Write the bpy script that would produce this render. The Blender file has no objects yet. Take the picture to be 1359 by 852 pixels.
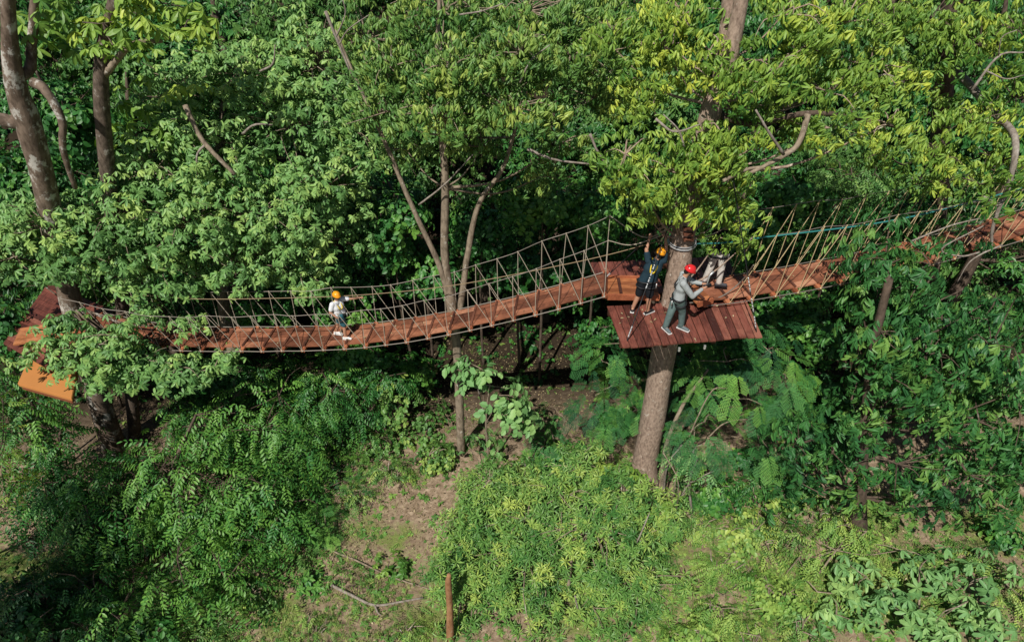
import bpy, bmesh, math, random
import numpy as np
from mathutils import Vector, Matrix
rng = np.random.default_rng(7)
random.seed(7)
scene = bpy.context.scene
C = scene.collection
S = 1.18                      # metres per layout unit
CAMZ = 13.2
F, CX, CY = 906.0, 679.5, 426.0
TH = math.radians(36)
ct, st = math.cos(TH), math.sin(TH)

# ------------------------------------------------------------------ layout
def ray(px, py):
    u, v = px - CX, CY - py
    return np.array([u, F*ct + v*st, -F*st + v*ct])
def P(px, py, y):
    """world point seen at a photo pixel, on the vertical plane at layout depth y"""
    d = ray(px, py); t = y/d[1]
    return S*np.array([d[0]*t, y, CAMZ + d[2]*t])
def Z(px, py, z):
    """world point seen at a photo pixel, on the level at layout height z"""
    d = ray(px, py); t = (z - CAMZ)/d[2]
    return S*np.array([d[0]*t, d[1]*t, z])
def dep(p):                   # distance along the optical axis in metres
    return p[1]*ct - (p[2]-CAMZ*S)*st
def g(x, y):                  # ground height (metres in, metres out)
    x = np.asarray(x, float); y = np.asarray(y, float)
    X, Y = x/S, y/S
    h = -.45 + .05*X + .12*np.clip(Y-16, 0, None) + .0035*np.clip(Y-16, 0, None)**2*.6
    h = h + .10*np.sin(X*.9+.3)*np.cos(Y*.7) + .05*np.sin(X*2.1+Y*1.7) - .03*np.clip(-X-6, 0, None)
    return h*S
def G(px, py):                # ground point at a pixel
    d = ray(px, py); lo, hi = 0.004, .12
    for _ in range(50):
        m = (lo+hi)/2
        p = S*(np.array([0, 0, CAMZ]) + d*m)
        if p[2] > g(p[0], p[1]): lo = m
        else: hi = m
    return p

def gy(px, py, h=.35):
    p = G(px, py); return p[1]/S*(1-h/(CAMZ*S-p[2]))
def gl(px, py, rx, ry, rd=.3, h=.3, *k): return (px, py, gy(px, py, h), rx, ry, rd, *k)
# ------------------------------------------------------------------ objects
def tag(o, label=None, cat=None, group=None, kind=None):
    if label: o['label'] = label
    if cat: o['category'] = cat
    if group: o['group'] = group
    if kind: o['kind'] = kind
    return o
def thing(name, label, cat, loc=(0, 0, 0), group=None):
    o = bpy.data.objects.new(name, None); C.objects.link(o)
    o.location = [float(c) for c in loc]; o.empty_display_size = .2
    return tag(o, label, cat, group)
def link(name, me, parent=None):
    o = bpy.data.objects.new(name, me); C.objects.link(o)
    if parent is not None:
        o.parent = parent
        r = parent
        off = Vector((0, 0, 0))
        while r is not None: off += r.location; r = r.parent
        o.location = -off     # meshes are laid out in world space
    return o
def mesh_np(name, verts, faces, mats, tint=None, smooth=False, midx=None):
    """faces: list of int arrays (n,3) / (n,4)"""
    me = bpy.data.meshes.new(name)
    verts = np.asarray(verts, np.float32)
    me.vertices.add(len(verts)); me.vertices.foreach_set('co', verts.ravel())
    loops = np.concatenate([f.ravel() for f in faces]).astype(np.int32)
    tot = np.concatenate([np.full(len(f), f.shape[1], np.int32) for f in faces])
    start = np.concatenate([[0], np.cumsum(tot)[:-1]]).astype(np.int32)
    me.loops.add(len(loops)); me.loops.foreach_set('vertex_index', loops)
    me.polygons.add(len(tot)); me.polygons.foreach_set('loop_start', start)
    try: me.polygons.foreach_set('loop_total', tot)
    except Exception: pass
    me.update(calc_edges=True)
    for m in (mats if isinstance(mats, (list, tuple)) else [mats]): me.materials.append(m)
    if midx is not None: me.polygons.foreach_set('material_index', np.asarray(midx, np.int32))
    if tint is not None:
        a = me.attributes.new('tint', 'FLOAT', 'POINT'); a.data.foreach_set('value', np.asarray(tint, np.float32))
    me.polygons.foreach_set('use_smooth', np.full(len(tot), smooth))
    me.update()
    return me

class MB:
    """collects boxes, bars and tubes in world space"""
    def __init__(s): s.v = []; s.q = []; s.t = []; s.tri = []; s.n = 0
    def add(s, v, quads, tint=.5, tris=None):
        v = np.asarray(v, float)
        s.v.append(v); s.t.append(np.full(len(v), tint))
        if len(quads): s.q.append(np.asarray(quads, int) + s.n)
        if tris is not None and len(tris): s.tri.append(np.asarray(tris, int) + s.n)
        s.n += len(v)
        return s
    def hexa(s, b, t, tint=.5, bev=0):
        """b, t: four bottom and four top corners (same winding)"""
        v = np.array(list(b)+list(t), float)
        return s.add(v, [[3,2,1,0],[4,5,6,7],[0,1,5,4],[1,2,6,5],[2,3,7,6],[3,0,4,7]], tint)
    def bar(s, a, b, w, h, up=(0, 0, 1), tint=.5):
        a, b, up = np.array(a, float), np.array(b, float), np.array(up, float)
        d = (b-a)/np.linalg.norm(b-a); x = np.cross(d, up); x /= np.linalg.norm(x); y = np.cross(x, d)
        o = [-x*w/2-y*h/2, x*w/2-y*h/2, x*w/2+y*h/2, -x*w/2+y*h/2]
        return s.hexa([a+k for k in o], [b+k for k in o], tint)
    def tube(s, pts, rad, n=6, tint=.5, rough=0, cap=True):
        pts = np.array(pts, float); m = len(pts)
        rad = np.full(m, rad) if np.isscalar(rad) else np.array(rad, float)
        tn = np.gradient(pts, axis=0); tn /= np.linalg.norm(tn, axis=1)[:, None]+1e-9
        ref = np.array([0, 0, 1.]) if abs(tn[0][2]) < .9 else np.array([1., 0, 0])
        x = np.cross(tn[0], ref); x /= np.linalg.norm(x)
        vs = []
        ang = np.arange(n)*2*math.pi/n
        for i in range(m):
            x = x - tn[i]*np.dot(x, tn[i]); x /= np.linalg.norm(x)+1e-9; y = np.cross(tn[i], x)
            r = rad[i]*(1 + (rough*(rng.random(n)-.5) if rough else 0))
            vs.append(pts[i] + np.outer(np.cos(ang)*r, x) + np.outer(np.sin(ang)*r, y))
        v = np.concatenate(vs)
        q = []
        for i in range(m-1):
            for k in range(n):
                q.append([i*n+k, i*n+(k+1) % n, (i+1)*n+(k+1) % n, (i+1)*n+k])
        tr = []
        if cap:
            v = np.concatenate([v, pts[:1], pts[-1:]])
            for k in range(n):
                tr.append([m*n, (k+1) % n, k]); tr.append([m*n+1, (m-1)*n+k, (m-1)*n+(k+1) % n])
        return s.add(v, q, tint, tr)
    def ball(s, c, r, tint=.5, n=8, m=5):
        r = np.array([r, r, r]) if np.isscalar(r) else np.array(r)
        v = [[0, 0, -1]]; q = []; tr = []
        for i in range(1, m):
            a = -math.pi/2 + math.pi*i/m
            for k in range(n):
                b = 2*math.pi*k/n; v.append([math.cos(a)*math.cos(b), math.cos(a)*math.sin(b), math.sin(a)])
        v.append([0, 0, 1])
        for k in range(n): tr.append([0, 1+(k+1) % n, 1+k]); tr.append([len(v)-1, 1+(m-2)*n+k, 1+(m-2)*n+(k+1) % n])
        for i in range(m-2):
            for k in range(n): q.append([1+i*n+k, 1+i*n+(k+1) % n, 1+(i+1)*n+(k+1) % n, 1+(i+1)*n+k])
        return s.add(np.array(v)*r+np.array(c), q, tint, tr)
    def mesh(s, name, mat, smooth=False):
        f = []
        if s.q: f.append(np.concatenate(s.q))
        if s.tri: f.append(np.concatenate(s.tri))
        return mesh_np(name, np.concatenate(s.v), f, mat, np.concatenate(s.t), smooth)
    def build(s, name, mat, parent=None, smooth=False):
        return link(name, s.mesh(name, mat, smooth), parent)

def spline(pts, n):
    """Catmull-Rom through rows of pts -> n rows"""
    p = np.array(pts, float)
    if len(p) == 2:
        t = np.linspace(0, 1, n)[:, None]; return p[0]*(1-t)+p[1]*t
    p = np.vstack([2*p[0]-p[1], p, 2*p[-1]-p[-2]])
    out = []
    for u in np.linspace(0, len(p)-3-1e-6, n):
        i = int(u); t = u-i
        a, b, c, d = p[i:i+4]
        out.append(.5*((2*b)+(c-a)*t+(2*a-5*b+4*c-d)*t*t+(3*b-a-3*c+d)*t**3))
    return np.array(out)

# ------------------------------------------------------------------ materials
class NT:
    def __init__(s, name):
        s.m = bpy.data.materials.new(name); s.m.use_nodes = True
        s.t = s.m.node_tree; s.t.nodes.clear()
        s.out = s.n('ShaderNodeOutputMaterial')
    def n(s, t, **k):
        x = s.t.nodes.new(t)
        for a, b in k.items(): setattr(x, a, b)
        return x
    def l(s, a, b): s.t.links.new(a, b)
    def ramp(s, fac, stops):
        r = s.n('ShaderNodeValToRGB'); e = r.color_ramp.elements
        while len(e) < len(stops): e.new(.5)
        for el, (p, c) in zip(e, stops): el.position = p; el.color = (*c, 1) if len(c) == 3 else c
        s.l(fac, r.inputs[0]); return r.outputs[0]
    def math(s, op, a, b=None):
        m = s.n('ShaderNodeMath', operation=op)
        for i, v in enumerate((a, b)):
            if v is None: continue
            if isinstance(v, (int, float)): m.inputs[i].default_value = v
            else: s.l(v, m.inputs[i])
        return m.outputs[0]
    def noise(s, scale, detail=3, vec=None, rough=.55):
        x = s.n('ShaderNodeTexNoise'); x.inputs['Scale'].default_value = scale; x.inputs['Detail'].default_value = detail
        x.inputs['Roughness'].default_value = rough
        if vec is not None: s.l(vec, x.inputs['Vector'])
        return x.outputs[0]
    def mix(s, fac, a, b, mode='MIX'):
        m = s.n('ShaderNodeMixRGB', blend_type=mode)
        for i, v in enumerate((fac, a, b)):
            if isinstance(v, (int, float)): m.inputs[i].default_value = v
            elif isinstance(v, tuple): m.inputs[i].default_value = (*v, 1)
            else: s.l(v, m.inputs[i])
        return m.outputs[0]
    def pos(s, scale=(1, 1, 1)):
        tc = s.n('ShaderNodeTexCoord'); mp = s.n('ShaderNodeMapping'); mp.inputs['Scale'].default_value = scale
        s.l(tc.outputs['Object'], mp.inputs[0]); return mp.outputs[0]
    def attr(s, name='tint'):
        a = s.n('ShaderNodeAttribute', attribute_name=name); return a.outputs['Fac']

GAIN = (1.72, 1.88, 1.6)
def leaf_mat(name, dark, mid, light, rough=.5, trans=.22, spec=.5):
    s = NT(name); dark, mid, light = [tuple(min(.8, c*k) for c, k in zip(q, GAIN)) for q in (dark, mid, light)]
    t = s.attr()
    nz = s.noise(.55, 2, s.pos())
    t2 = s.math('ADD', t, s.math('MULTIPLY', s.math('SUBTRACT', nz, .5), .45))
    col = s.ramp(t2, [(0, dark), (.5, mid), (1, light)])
    b = s.n('ShaderNodeBsdfPrincipled'); s.l(col, b.inputs['Base Color'])
    b.inputs['Roughness'].default_value = rough; b.inputs['Specular IOR Level'].default_value = spec
    tr = s.n('ShaderNodeBsdfTranslucent')
    s.l(s.mix(.6, col, (.75, .9, .12), 'MULTIPLY'), tr.inputs[0])
    mx = s.n('ShaderNodeMixShader'); mx.inputs[0].default_value = trans
    # stronger transmitted colour, still below the reflected one
    s.l(b.outputs[0], mx.inputs[1]); s.l(tr.outputs[0], mx.inputs[2]); s.l(mx.outputs[0], s.out.inputs[0])
    return s.m
def bark_mat(name, a, b, c, patch=.55, scale=3.0):
    s = NT(name)
    n1 = s.noise(scale*2.2, 5, s.pos((1, 1, .45)), .65)
    col = s.ramp(n1, [(.3, a), (.62, b)])
    n2 = s.noise(scale, 6, s.pos((1, 1, .8)), .7)
    k = s.ramp(n2, [(patch, (0, 0, 0)), (patch+.07, (1, 1, 1))])
    col = s.mix(k, col, c)
    p = s.n('ShaderNodeBsdfPrincipled'); s.l(col, p.inputs['Base Color']); p.inputs['Roughness'].default_value = .9
    p.inputs['Specular IOR Level'].default_value = .2
    bp = s.n('ShaderNodeBump'); bp.inputs['Strength'].default_value = .7; bp.inputs['Distance'].default_value = .03
    s.l(n1, bp.inputs['Height']); s.l(bp.outputs[0], p.inputs['Normal']); s.l(p.outputs[0], s.out.inputs[0])
    return s.m
def wood_mat(name, dark, mid, light, stretch=(1, 9, 9), rough=.55):
    s = NT(name)
    gr = s.noise(3.2, 5, s.pos(stretch), .65)
    big = s.noise(.9, 2, s.pos())
    f = s.math('ADD', s.math('MULTIPLY', gr, .75), s.math('MULTIPLY', s.math('SUBTRACT', s.attr(), .5), .75))
    f = s.math('ADD', f, s.math('MULTIPLY', s.math('SUBTRACT', big, .5), .5))
    col = s.ramp(f, [(.12, dark), (.42, mid), (.8, light)])
    st1 = s.ramp(s.noise(2.3, 6, s.pos(), .72), [(.36, (1, 1, 1)), (.5, (0, 0, 0))])
    col = s.mix(s.math('MULTIPLY', st1, .55), col, tuple(c*.8 for c in dark))
    st2 = s.ramp(s.noise(5.1, 5, s.pos(stretch), .7), [(.58, (0, 0, 0)), (.72, (1, 1, 1))])
    col = s.mix(s.math('MULTIPLY', st2, .3), col, (.3, .24, .2))
    p = s.n('ShaderNodeBsdfPrincipled'); s.l(col, p.inputs['Base Color']); p.inputs['Roughness'].default_value = rough
    p.inputs['Specular IOR Level'].default_value = .35
    bp = s.n('ShaderNodeBump'); bp.inputs['Strength'].default_value = .35; bp.inputs['Distance'].default_value = .01
    s.l(gr, bp.inputs['Height']); s.l(bp.outputs[0], p.inputs['Normal']); s.l(p.outputs[0], s.out.inputs[0])
    return s.m
def plain(name, col, rough=.6, var=.25, scale=20, spec=.4, metal=0):
    s = NT(name)
    n = s.noise(scale, 4, s.pos())
    c = s.mix(s.math('MULTIPLY', n, var*2), tuple(col), tuple(x*(1-var) for x in col))
    p = s.n('ShaderNodeBsdfPrincipled'); s.l(c, p.inputs['Base Color']); p.inputs['Roughness'].default_value = rough
    p.inputs['Specular IOR Level'].default_value = spec; p.inputs['Metallic'].default_value = metal
    s.l(p.outputs[0], s.out.inputs[0]); return s.m
def cloth(name, col, scale=14, rough=.85):
    s = NT(name)
    n = s.noise(scale, 3, s.pos((1, 1, .5)))
    c = s.mix(n, tuple(x*.72 for x in col), tuple(min(1, x*1.2) for x in col))
    p = s.n('ShaderNodeBsdfPrincipled'); s.l(c, p.inputs['Base Color']); p.inputs['Roughness'].default_value = rough
    p.inputs['Specular IOR Level'].default_value = .2
    bp = s.n('ShaderNodeBump'); bp.inputs['Strength'].default_value = .6; bp.inputs['Distance'].default_value = .03
    s.l(n, bp.inputs['Height']); s.l(bp.outputs[0], p.inputs['Normal']); s.l(p.outputs[0], s.out.inputs[0]); return s.m

L_PALM = leaf_mat('leaf_palm_green', (.034, .088, .028), (.105, .195, .066), (.235, .30, .09))
L_YEL = leaf_mat('leaf_yellow_green', (.045, .11, .02), (.155, .225, .042), (.34, .35, .055), trans=.26)
L_MIX = leaf_mat('leaf_mixed_green', (.028, .08, .02), (.085, .16, .042), (.24, .28, .07), trans=.24)
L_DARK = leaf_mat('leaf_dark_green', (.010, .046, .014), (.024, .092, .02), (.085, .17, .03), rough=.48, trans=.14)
L_BLUE = leaf_mat('leaf_feathery_green', (.010, .05, .022), (.03, .115, .03), (.12, .23, .04), rough=.6)
L_LANCE = leaf_mat('leaf_lance_dark', (.014, .058, .02), (.03, .10, .026), (.10, .175, .042), rough=.5, trans=.15, spec=.45)
L_BUSH = leaf_mat('leaf_bush_olive', (.034, .10, .024), (.098, .18, .046), (.25, .29, .075), rough=.5, trans=.2)
L_PALE = leaf_mat('leaf_pale_green', (.05, .12, .045), (.095, .185, .07), (.2, .28, .1), rough=.55)
L_WEED = leaf_mat('leaf_weed', (.025, .07, .014), (.07, .15, .03), (.19, .25, .06), rough=.6)
L_GRASS = leaf_mat('leaf_grass', (.06, .085, .02), (.13, .16, .045), (.26, .26, .10), rough=.7)
L_DRY = leaf_mat('leaf_dry_litter', (.045, .028, .017), (.16, .11, .068), (.3, .235, .165), rough=.8, trans=.05)
B_LEFT = bark_mat('bark_lichen_brown', (.06, .042, .03), (.2, .15, .115), (.46, .44, .4), .53, 3.4)
B_MID = bark_mat('bark_mottled_tan', (.11, .085, .06), (.31, .25, .185), (.5, .47, .41), .6, 5)
B_PLAT = bark_mat('bark_grey_brown', (.15, .105, .08), (.40, .30, .235), (.6, .54, .46), .6, 8)
B_DARK = bark_mat('bark_dark', (.04, .03, .022), (.13, .095, .072), (.24, .21, .18), .62, 4)
B_TWIG = bark_mat('bark_pale_twig', (.14, .11, .09), (.33, .29, .25), (.42, .39, .35), .6, 6)
B_STUMP = bark_mat('bark_orange_post', (.2, .09, .04), (.36, .2, .105), (.45, .34, .24), .65, 5)
W_RED = wood_mat('wood_red_deck', (.05, .016, .013), (.2, .062, .044), (.31, .125, .085), (9, 1.2, 9))
W_BRIDGE = wood_mat('wood_bridge_plank', (.10, .035, .02), (.30, .112, .06), (.5, .24, .145), (1.2, 9, 9))
W_WALK = wood_mat('wood_walkway', (.2, .065, .025), (.46, .175, .07), (.62, .3, .15), (1.2, 9, 9))
W_BATTEN = wood_mat('wood_dark_batten', (.05, .018, .012), (.13, .05, .03), (.22, .09, .055), (9, 1.5, 9))
W_BEAM = wood_mat('wood_crossbeam', (.16, .045, .02), (.38, .12, .055), (.5, .2, .1), (9, 1.5, 9))
M_ROPE = plain('rope_cream', (.44, .38, .30), .85, .3, 60)
M_ROPE2 = plain('rope_tan', (.55, .43, .24), .85, .3, 60)
M_WIRE = plain('wire_rope', (.24, .21, .18), .5, .3, 60, metal=.3)
M_STEEL = plain('galvanised_steel', (.6, .62, .63), .35, .3, 40, metal=.6)
M_TEAL = plain('teal_line', (.03, .2, .19), .6, .2, 30)
M_BLACK = plain('black_strap', (.012, .013, .016), .6, .3, 30)
M_ORANGE = plain('orange_panel', (.56, .235, .07), .6, .32, 2.5)
M_PANEDGE = plain('panel_edge', (.22, .07, .03), .7)
# soil
def ground_material():
    s = NT('forest_floor')
    p1 = s.pos()
    n1 = s.noise(.55, 4, p1); n2 = s.noise(7, 5, p1, .7); n3 = s.noise(38, 3, p1, .7)
    lit = s.ramp(n2, [(.3, (.10, .068, .046)), (.5, (.29, .215, .15)), (.7, (.58, .46, .34))])
    lit = s.mix(s.math('MULTIPLY', n3, .6), lit, (.2, .145, .095), 'MIX')
    gr = s.ramp(n3, [(.3, (.06, .10, .025)), (.7, (.26, .30, .09))])
    sp0 = s.n('ShaderNodeSeparateXYZ'); s.l(p1, sp0.inputs[0])
    sh = s.n('ShaderNodeMapRange'); sh.inputs[1].default_value = 12; sh.inputs[2].default_value = 16; sh.inputs[4].default_value = -.3; s.l(sp0.outputs[1], sh.inputs[0])
    k = s.ramp(s.math('ADD', s.math('ADD', n1, sh.outputs[0]), s.math('MULTIPLY', s.math('SUBTRACT', n2, .5), .5)), [(.46, (0, 0, 0)), (.6, (1, 1, 1))])
    col = s.mix(k, lit, gr)
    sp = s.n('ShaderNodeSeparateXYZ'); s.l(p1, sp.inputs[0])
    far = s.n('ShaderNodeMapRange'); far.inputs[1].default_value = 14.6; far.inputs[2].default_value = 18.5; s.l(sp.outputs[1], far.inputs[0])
    col = s.mix(far.outputs[0], col, s.mix(n2, (.012, .009, .006), (.055, .04, .026)))  # brown litter beyond the bridge, canopy shade painted into its colour
    b = s.n('ShaderNodeBsdfPrincipled'); s.l(col, b.inputs['Base Color']); b.inputs['Roughness'].default_value = .95
    b.inputs['Specular IOR Level'].default_value = .1
    bp = s.n('ShaderNodeBump'); bp.inputs['Strength'].default_value = .8; bp.inputs['Distance'].default_value = .05
    s.l(n2, bp.inputs['Height']); s.l(bp.outputs[0], b.inputs['Normal']); s.l(b.outputs[0], s.out.inputs[0]); return s.m
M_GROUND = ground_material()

# ------------------------------------------------------------------ leaves
def leaflet(L, w, droop=.25, fold=.25, wide=.5):
    """one leaf along +x, folded on its midrib, tip drooping: 7 verts, 4 faces"""
    z1, z2 = -droop*.18*L, -droop*L*.62
    v = np.array([[0, 0, 0], [wide*L, 0, z1], [L, 0, z2],
                  [wide*L*.75, w/2*.86, z1*.7+fold*w*.4], [wide*L*.75, -w/2*.86, z1*.7+fold*w*.4],
                  [wide*L+.28*L, w/2*.8, z1*2.2+fold*w*.3], [wide*L+.28*L, -w/2*.8, z1*2.2+fold*w*.3]])
    return v
LT = np.array([[0, 4, 1], [0, 1, 3]]); LQ = np.array([[4, 6, 2, 1], [1, 2, 5, 3]])
def rotz(a): c, s = math.cos(a), math.sin(a); return np.array([[c, -s, 0], [s, c, 0], [0, 0, 1.]])
def roty(a): c, s = math.cos(a), math.sin(a); return np.array([[c, 0, s], [0, 1, 0], [-s, 0, c]])
def rotx(a): c, s = math.cos(a), math.sin(a); return np.array([[1, 0, 0], [0, c, -s], [0, s, c]])
LOW = False
class Tmpl:
    def __init__(s): s.v = []; s.t3 = []; s.q = []; s.l = []; s.n = 0
    def leaf(s, M, off, L, w, **k):
        if LOW:
            v = np.array([[0, 0, 0], [.52*L, w*.5, .1*w], [L, 0, -.25*k.get('droop', .3)*L], [.52*L, -w*.5, .1*w]]) @ M.T + np.array(off)
            s.v.append(v); s.t3.append(np.array([[0, 2, 1], [0, 3, 2]])+s.n); s.q.append(np.zeros((0, 4), int)); s.l.append(np.full(4, random.gauss(0, .07))); s.n += 4; return
        v = leaflet(L, w, **k) @ M.T + np.array(off)
        s.v.append(v); s.t3.append(LT+s.n); s.q.append(LQ+s.n); s.l.append(np.full(7, random.gauss(0, .07))); s.n += 7
    def done(s):
        s.v = np.concatenate(s.v); s.t3 = np.concatenate(s.t3); s.q = np.concatenate(s.q); s.l = np.concatenate(s.l); return s
U = random.uniform
def t_palm(nl=6, w=.36, pitch=.45, droop=.35):      # palmate whorl, leaf length 1
    t = Tmpl(); a0 = U(0, 6.28)
    for i in range(nl):
        a = a0+i*6.283/nl+U(-.2, .2)
        t.leaf(rotz(a) @ roty(pitch+U(-.25, .3)) @ rotx(U(-.35, .35)), (0, 0, 0), U(.75, 1.08), w*U(.85, 1.1), droop=droop*U(.6, 1.5), wide=.55)
    return t.done()
def t_pinn(pairs=5, w=.3, L=.55):                   # a feather of paired leaflets along +x, length ~2.2
    t = Tmpl(); 
    for i in range(pairs):
        x = .35+i*.36; z = -.10*x*x*.6
        for sgn in (-1, 1):
            t.leaf(rotz(sgn*U(.75, 1.1)) @ roty(U(.15, .5)) @ rotx(sgn*U(-.1, .4)), (x+U(-.05, .05), 0, z), L*U(.85, 1.1), w*L*1.25, droop=.4)
    t.leaf(roty(.5), (.35+pairs*.36, 0, -.1*(pairs*.36)**2*.6), L, w*L*1.25)
    return t.done()
def t_droop(n=8, w=.26):                            # twig of hanging lance leaves
    t = Tmpl()
    for i in range(n):
        x = .15+.8*i/n
        t.leaf(rotz((-1)**i*U(.3, 1.2)) @ roty(U(.35, 1.1)) @ rotx(U(-.5, .5)), (x, 0, -.12*x*x), U(.75, 1.1), w*U(.85, 1.15), droop=.35)
    return t.done()
def t_whorl(n=12, w=.17):                           # upright tuft of narrow leaves at a twig tip
    t = Tmpl()
    for i in range(n):
        a = i*2.4+U(-.3, .3); k = i/n
        t.leaf(rotz(a+U(-.3, .3)) @ roty(-.6+1.3*k+U(-.35, .4)) @ rotx(U(-.5, .5)), (0, 0, -.42*k), U(.8, 1.1), w*U(.85, 1.2), droop=.4, fold=.6)
    return t.done()
def t_heart(n=7):                                   # alternate broad leaves on a short twig
    t = Tmpl()
    for i in range(n):
        x = .35*i
        t.leaf(rotz((-1)**i*U(.5, 1.4)) @ roty(U(.1, .8)) @ rotx(U(-.4, .4)), (x*.75, 0, -.05*x*x), U(.75, 1.1), .66*U(.85, 1.1), droop=.3, wide=.42)
    return t.done()
def t_bipin(np_=7, nl=7):                           # twice-divided feathery frond, length ~2
    t = Tmpl()
    for i in range(np_):
        x = .3+i*.24; pl = .85*math.sin(.6+2.0*i/np_)
        for sg in (-1, 1):
            A = rotz(sg*1.05) @ roty(U(.05, .3)); o = np.array([x, 0, -.09*x*x])
            for j in range(nl):
                p = o + A @ np.array([pl*(j+1)/nl, 0, -.05*(j/nl)**2])
                for s2 in (-1, 1):
                    L = .15
                    t.v.append(np.array([[0, 0, 0], [L*.5, .035, 0], [L, 0, -.02], [L*.5, -.035, 0]]) @ (A @ rotz(s2*1.0)).T + p)
                    t.q.append(np.array([[0, 3, 2, 1]])+t.n); t.l.append(np.full(4, random.gauss(0, .05))); t.n += 4
    t.t3 = [np.zeros((0, 3), int)]
    return t.done()
def t_blade(n=5):                                   # grass tuft
    t = Tmpl()
    for i in range(n):
        a = U(0, 6.28); M = rotz(a) @ roty(-U(.5, 1.3))
        v = np.array([[0, -.035, 0], [0, .035, 0], [.6, .025, .02], [1, 0, -.2], [.6, -.025, .02]])*U(.6, 1.1)
        t.v.append(v @ M.T + np.array([U(-.2, .2), U(-.2, .2), 0])); t.q.append(np.array([[0, 4, 2, 1]])+t.n); t.t3.append(np.array([[4, 3, 2]])+t.n)
        t.l.append(np.full(5, random.gauss(0, .1))); t.n += 5
    return t.done()
def t_flake():
    t = Tmpl(); t.leaf(rotz(U(0, 6.28)) @ roty(U(-.25, .25)) @ rotx(U(-.4, .4)), (-.4, 0, .05), 1, U(.4, .65), droop=U(-.5, .4), fold=U(-.4, .8)); return t.done()
T = dict(palm=[t_palm(6+i % 2) for i in range(7)], palmd=[t_palm(5+i % 3, .27, .75, .55) for i in range(7)], pinn=[t_pinn(4+i % 3) for i in range(6)],
         droop=[t_droop(7+i % 3) for i in range(6)], whorl=[t_whorl(11+i % 4) for i in range(6)], heart=[t_heart(5+i % 3) for i in range(6)],
         bipin=[t_bipin(6+i % 3) for i in range(4)], blade=[t_blade(4+i % 3) for i in range(6)], flake=[t_flake() for i in range(8)],
         rose=[t_palm(7+i % 3, .5, .2, .3) for i in range(5)])
LOW = True
for k_, f_ in (('palm', lambda: t_palm(6)), ('palmd', lambda: t_palm(6, .34, .72, .5)), ('heart', lambda: t_heart(6)), ('droop', lambda: t_droop(7)), ('pinn', lambda: t_pinn(4))): T[k_+'_far'] = [f_() for i in range(5)]
T['whorl'] = [t_whorl(11+i % 4, .2) for i in range(7)]; T['rose'] = [t_palm(5+i % 4, .5, .2, .3) for i in range(6)]; T['flake'] = [t_flake() for i in range(6)]
LOW = False
SPAN = dict(palm=1.7, palmd=1.5, pinn=1.9, droop=1.5, whorl=1.45, heart=1.7, bipin=1.9, blade=.7, flake=.8, rose=1.8)
for k_ in ('palm', 'palmd', 'heart', 'droop', 'pinn'): SPAN[k_+'_far'] = SPAN[k_]
DIRECTED = {'pinn_far', 'droop_far', 'heart_far', 'pinn', 'droop', 'heart', 'bipin'}      # templates that grow along +x

def frames(nrm, fwd=None):
    n = nrm/np.linalg.norm(nrm, axis=1)[:, None]
    if fwd is None:
        fwd = rng.normal(size=n.shape)
    x = fwd - n*np.sum(fwd*n, axis=1)[:, None]; x /= np.linalg.norm(x, axis=1)[:, None]+1e-9
    y = np.cross(n, x)
    return np.stack([x, y, n], axis=2)              # columns
class Leaves:
    def __init__(s): s.v = []; s.t3 = []; s.q = []; s.t = []; s.n = 0; s.mt = []
    def emit(s, kind, pos, nrm, size, tint, fwd=None):
        R = frames(nrm, fwd); var = rng.integers(0, len(T[kind]), len(pos))
        for k, tm in enumerate(T[kind]):
            ix = np.nonzero(var == k)[0]
            if not len(ix): continue
            v = np.einsum('nij,kj->nki', R[ix], tm.v)*size[ix][:, None, None] + pos[ix][:, None, :]
            m = len(tm.v)
            off = (s.n + np.arange(len(ix))*m)[:, None, None]
            s.v.append(v.reshape(-1, 3)); s.t3.append((tm.t3[None]+off).reshape(-1, 3)); s.q.append((tm.q[None]+off).reshape(-1, 4))
            s.t.append((tint[ix][:, None]+tm.l[None]+rng.normal(0, .03, (len(ix), m))*0).ravel()); s.n += m*len(ix)
    def mesh(s, name, mat, extra=None, emat=None):
        v = s.v; t = s.t; q = np.concatenate(s.q).reshape(-1, 4); t3 = np.concatenate(s.t3).reshape(-1, 3)
        midx = np.zeros(len(q)+len(t3), int)
        fs = [f for f in (q, t3) if len(f)]; mats = [mat]
        if extra is not None and extra.n:
            fs = fs+[np.concatenate(extra.q)+s.n]; v = v+extra.v; t = t+extra.t
            midx = np.concatenate([midx, np.ones(len(fs[-1]), int)]); mats = [mat, emat]
        return mesh_np(name, np.concatenate(v), fs, mats, np.concatenate(t), False, midx)

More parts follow.
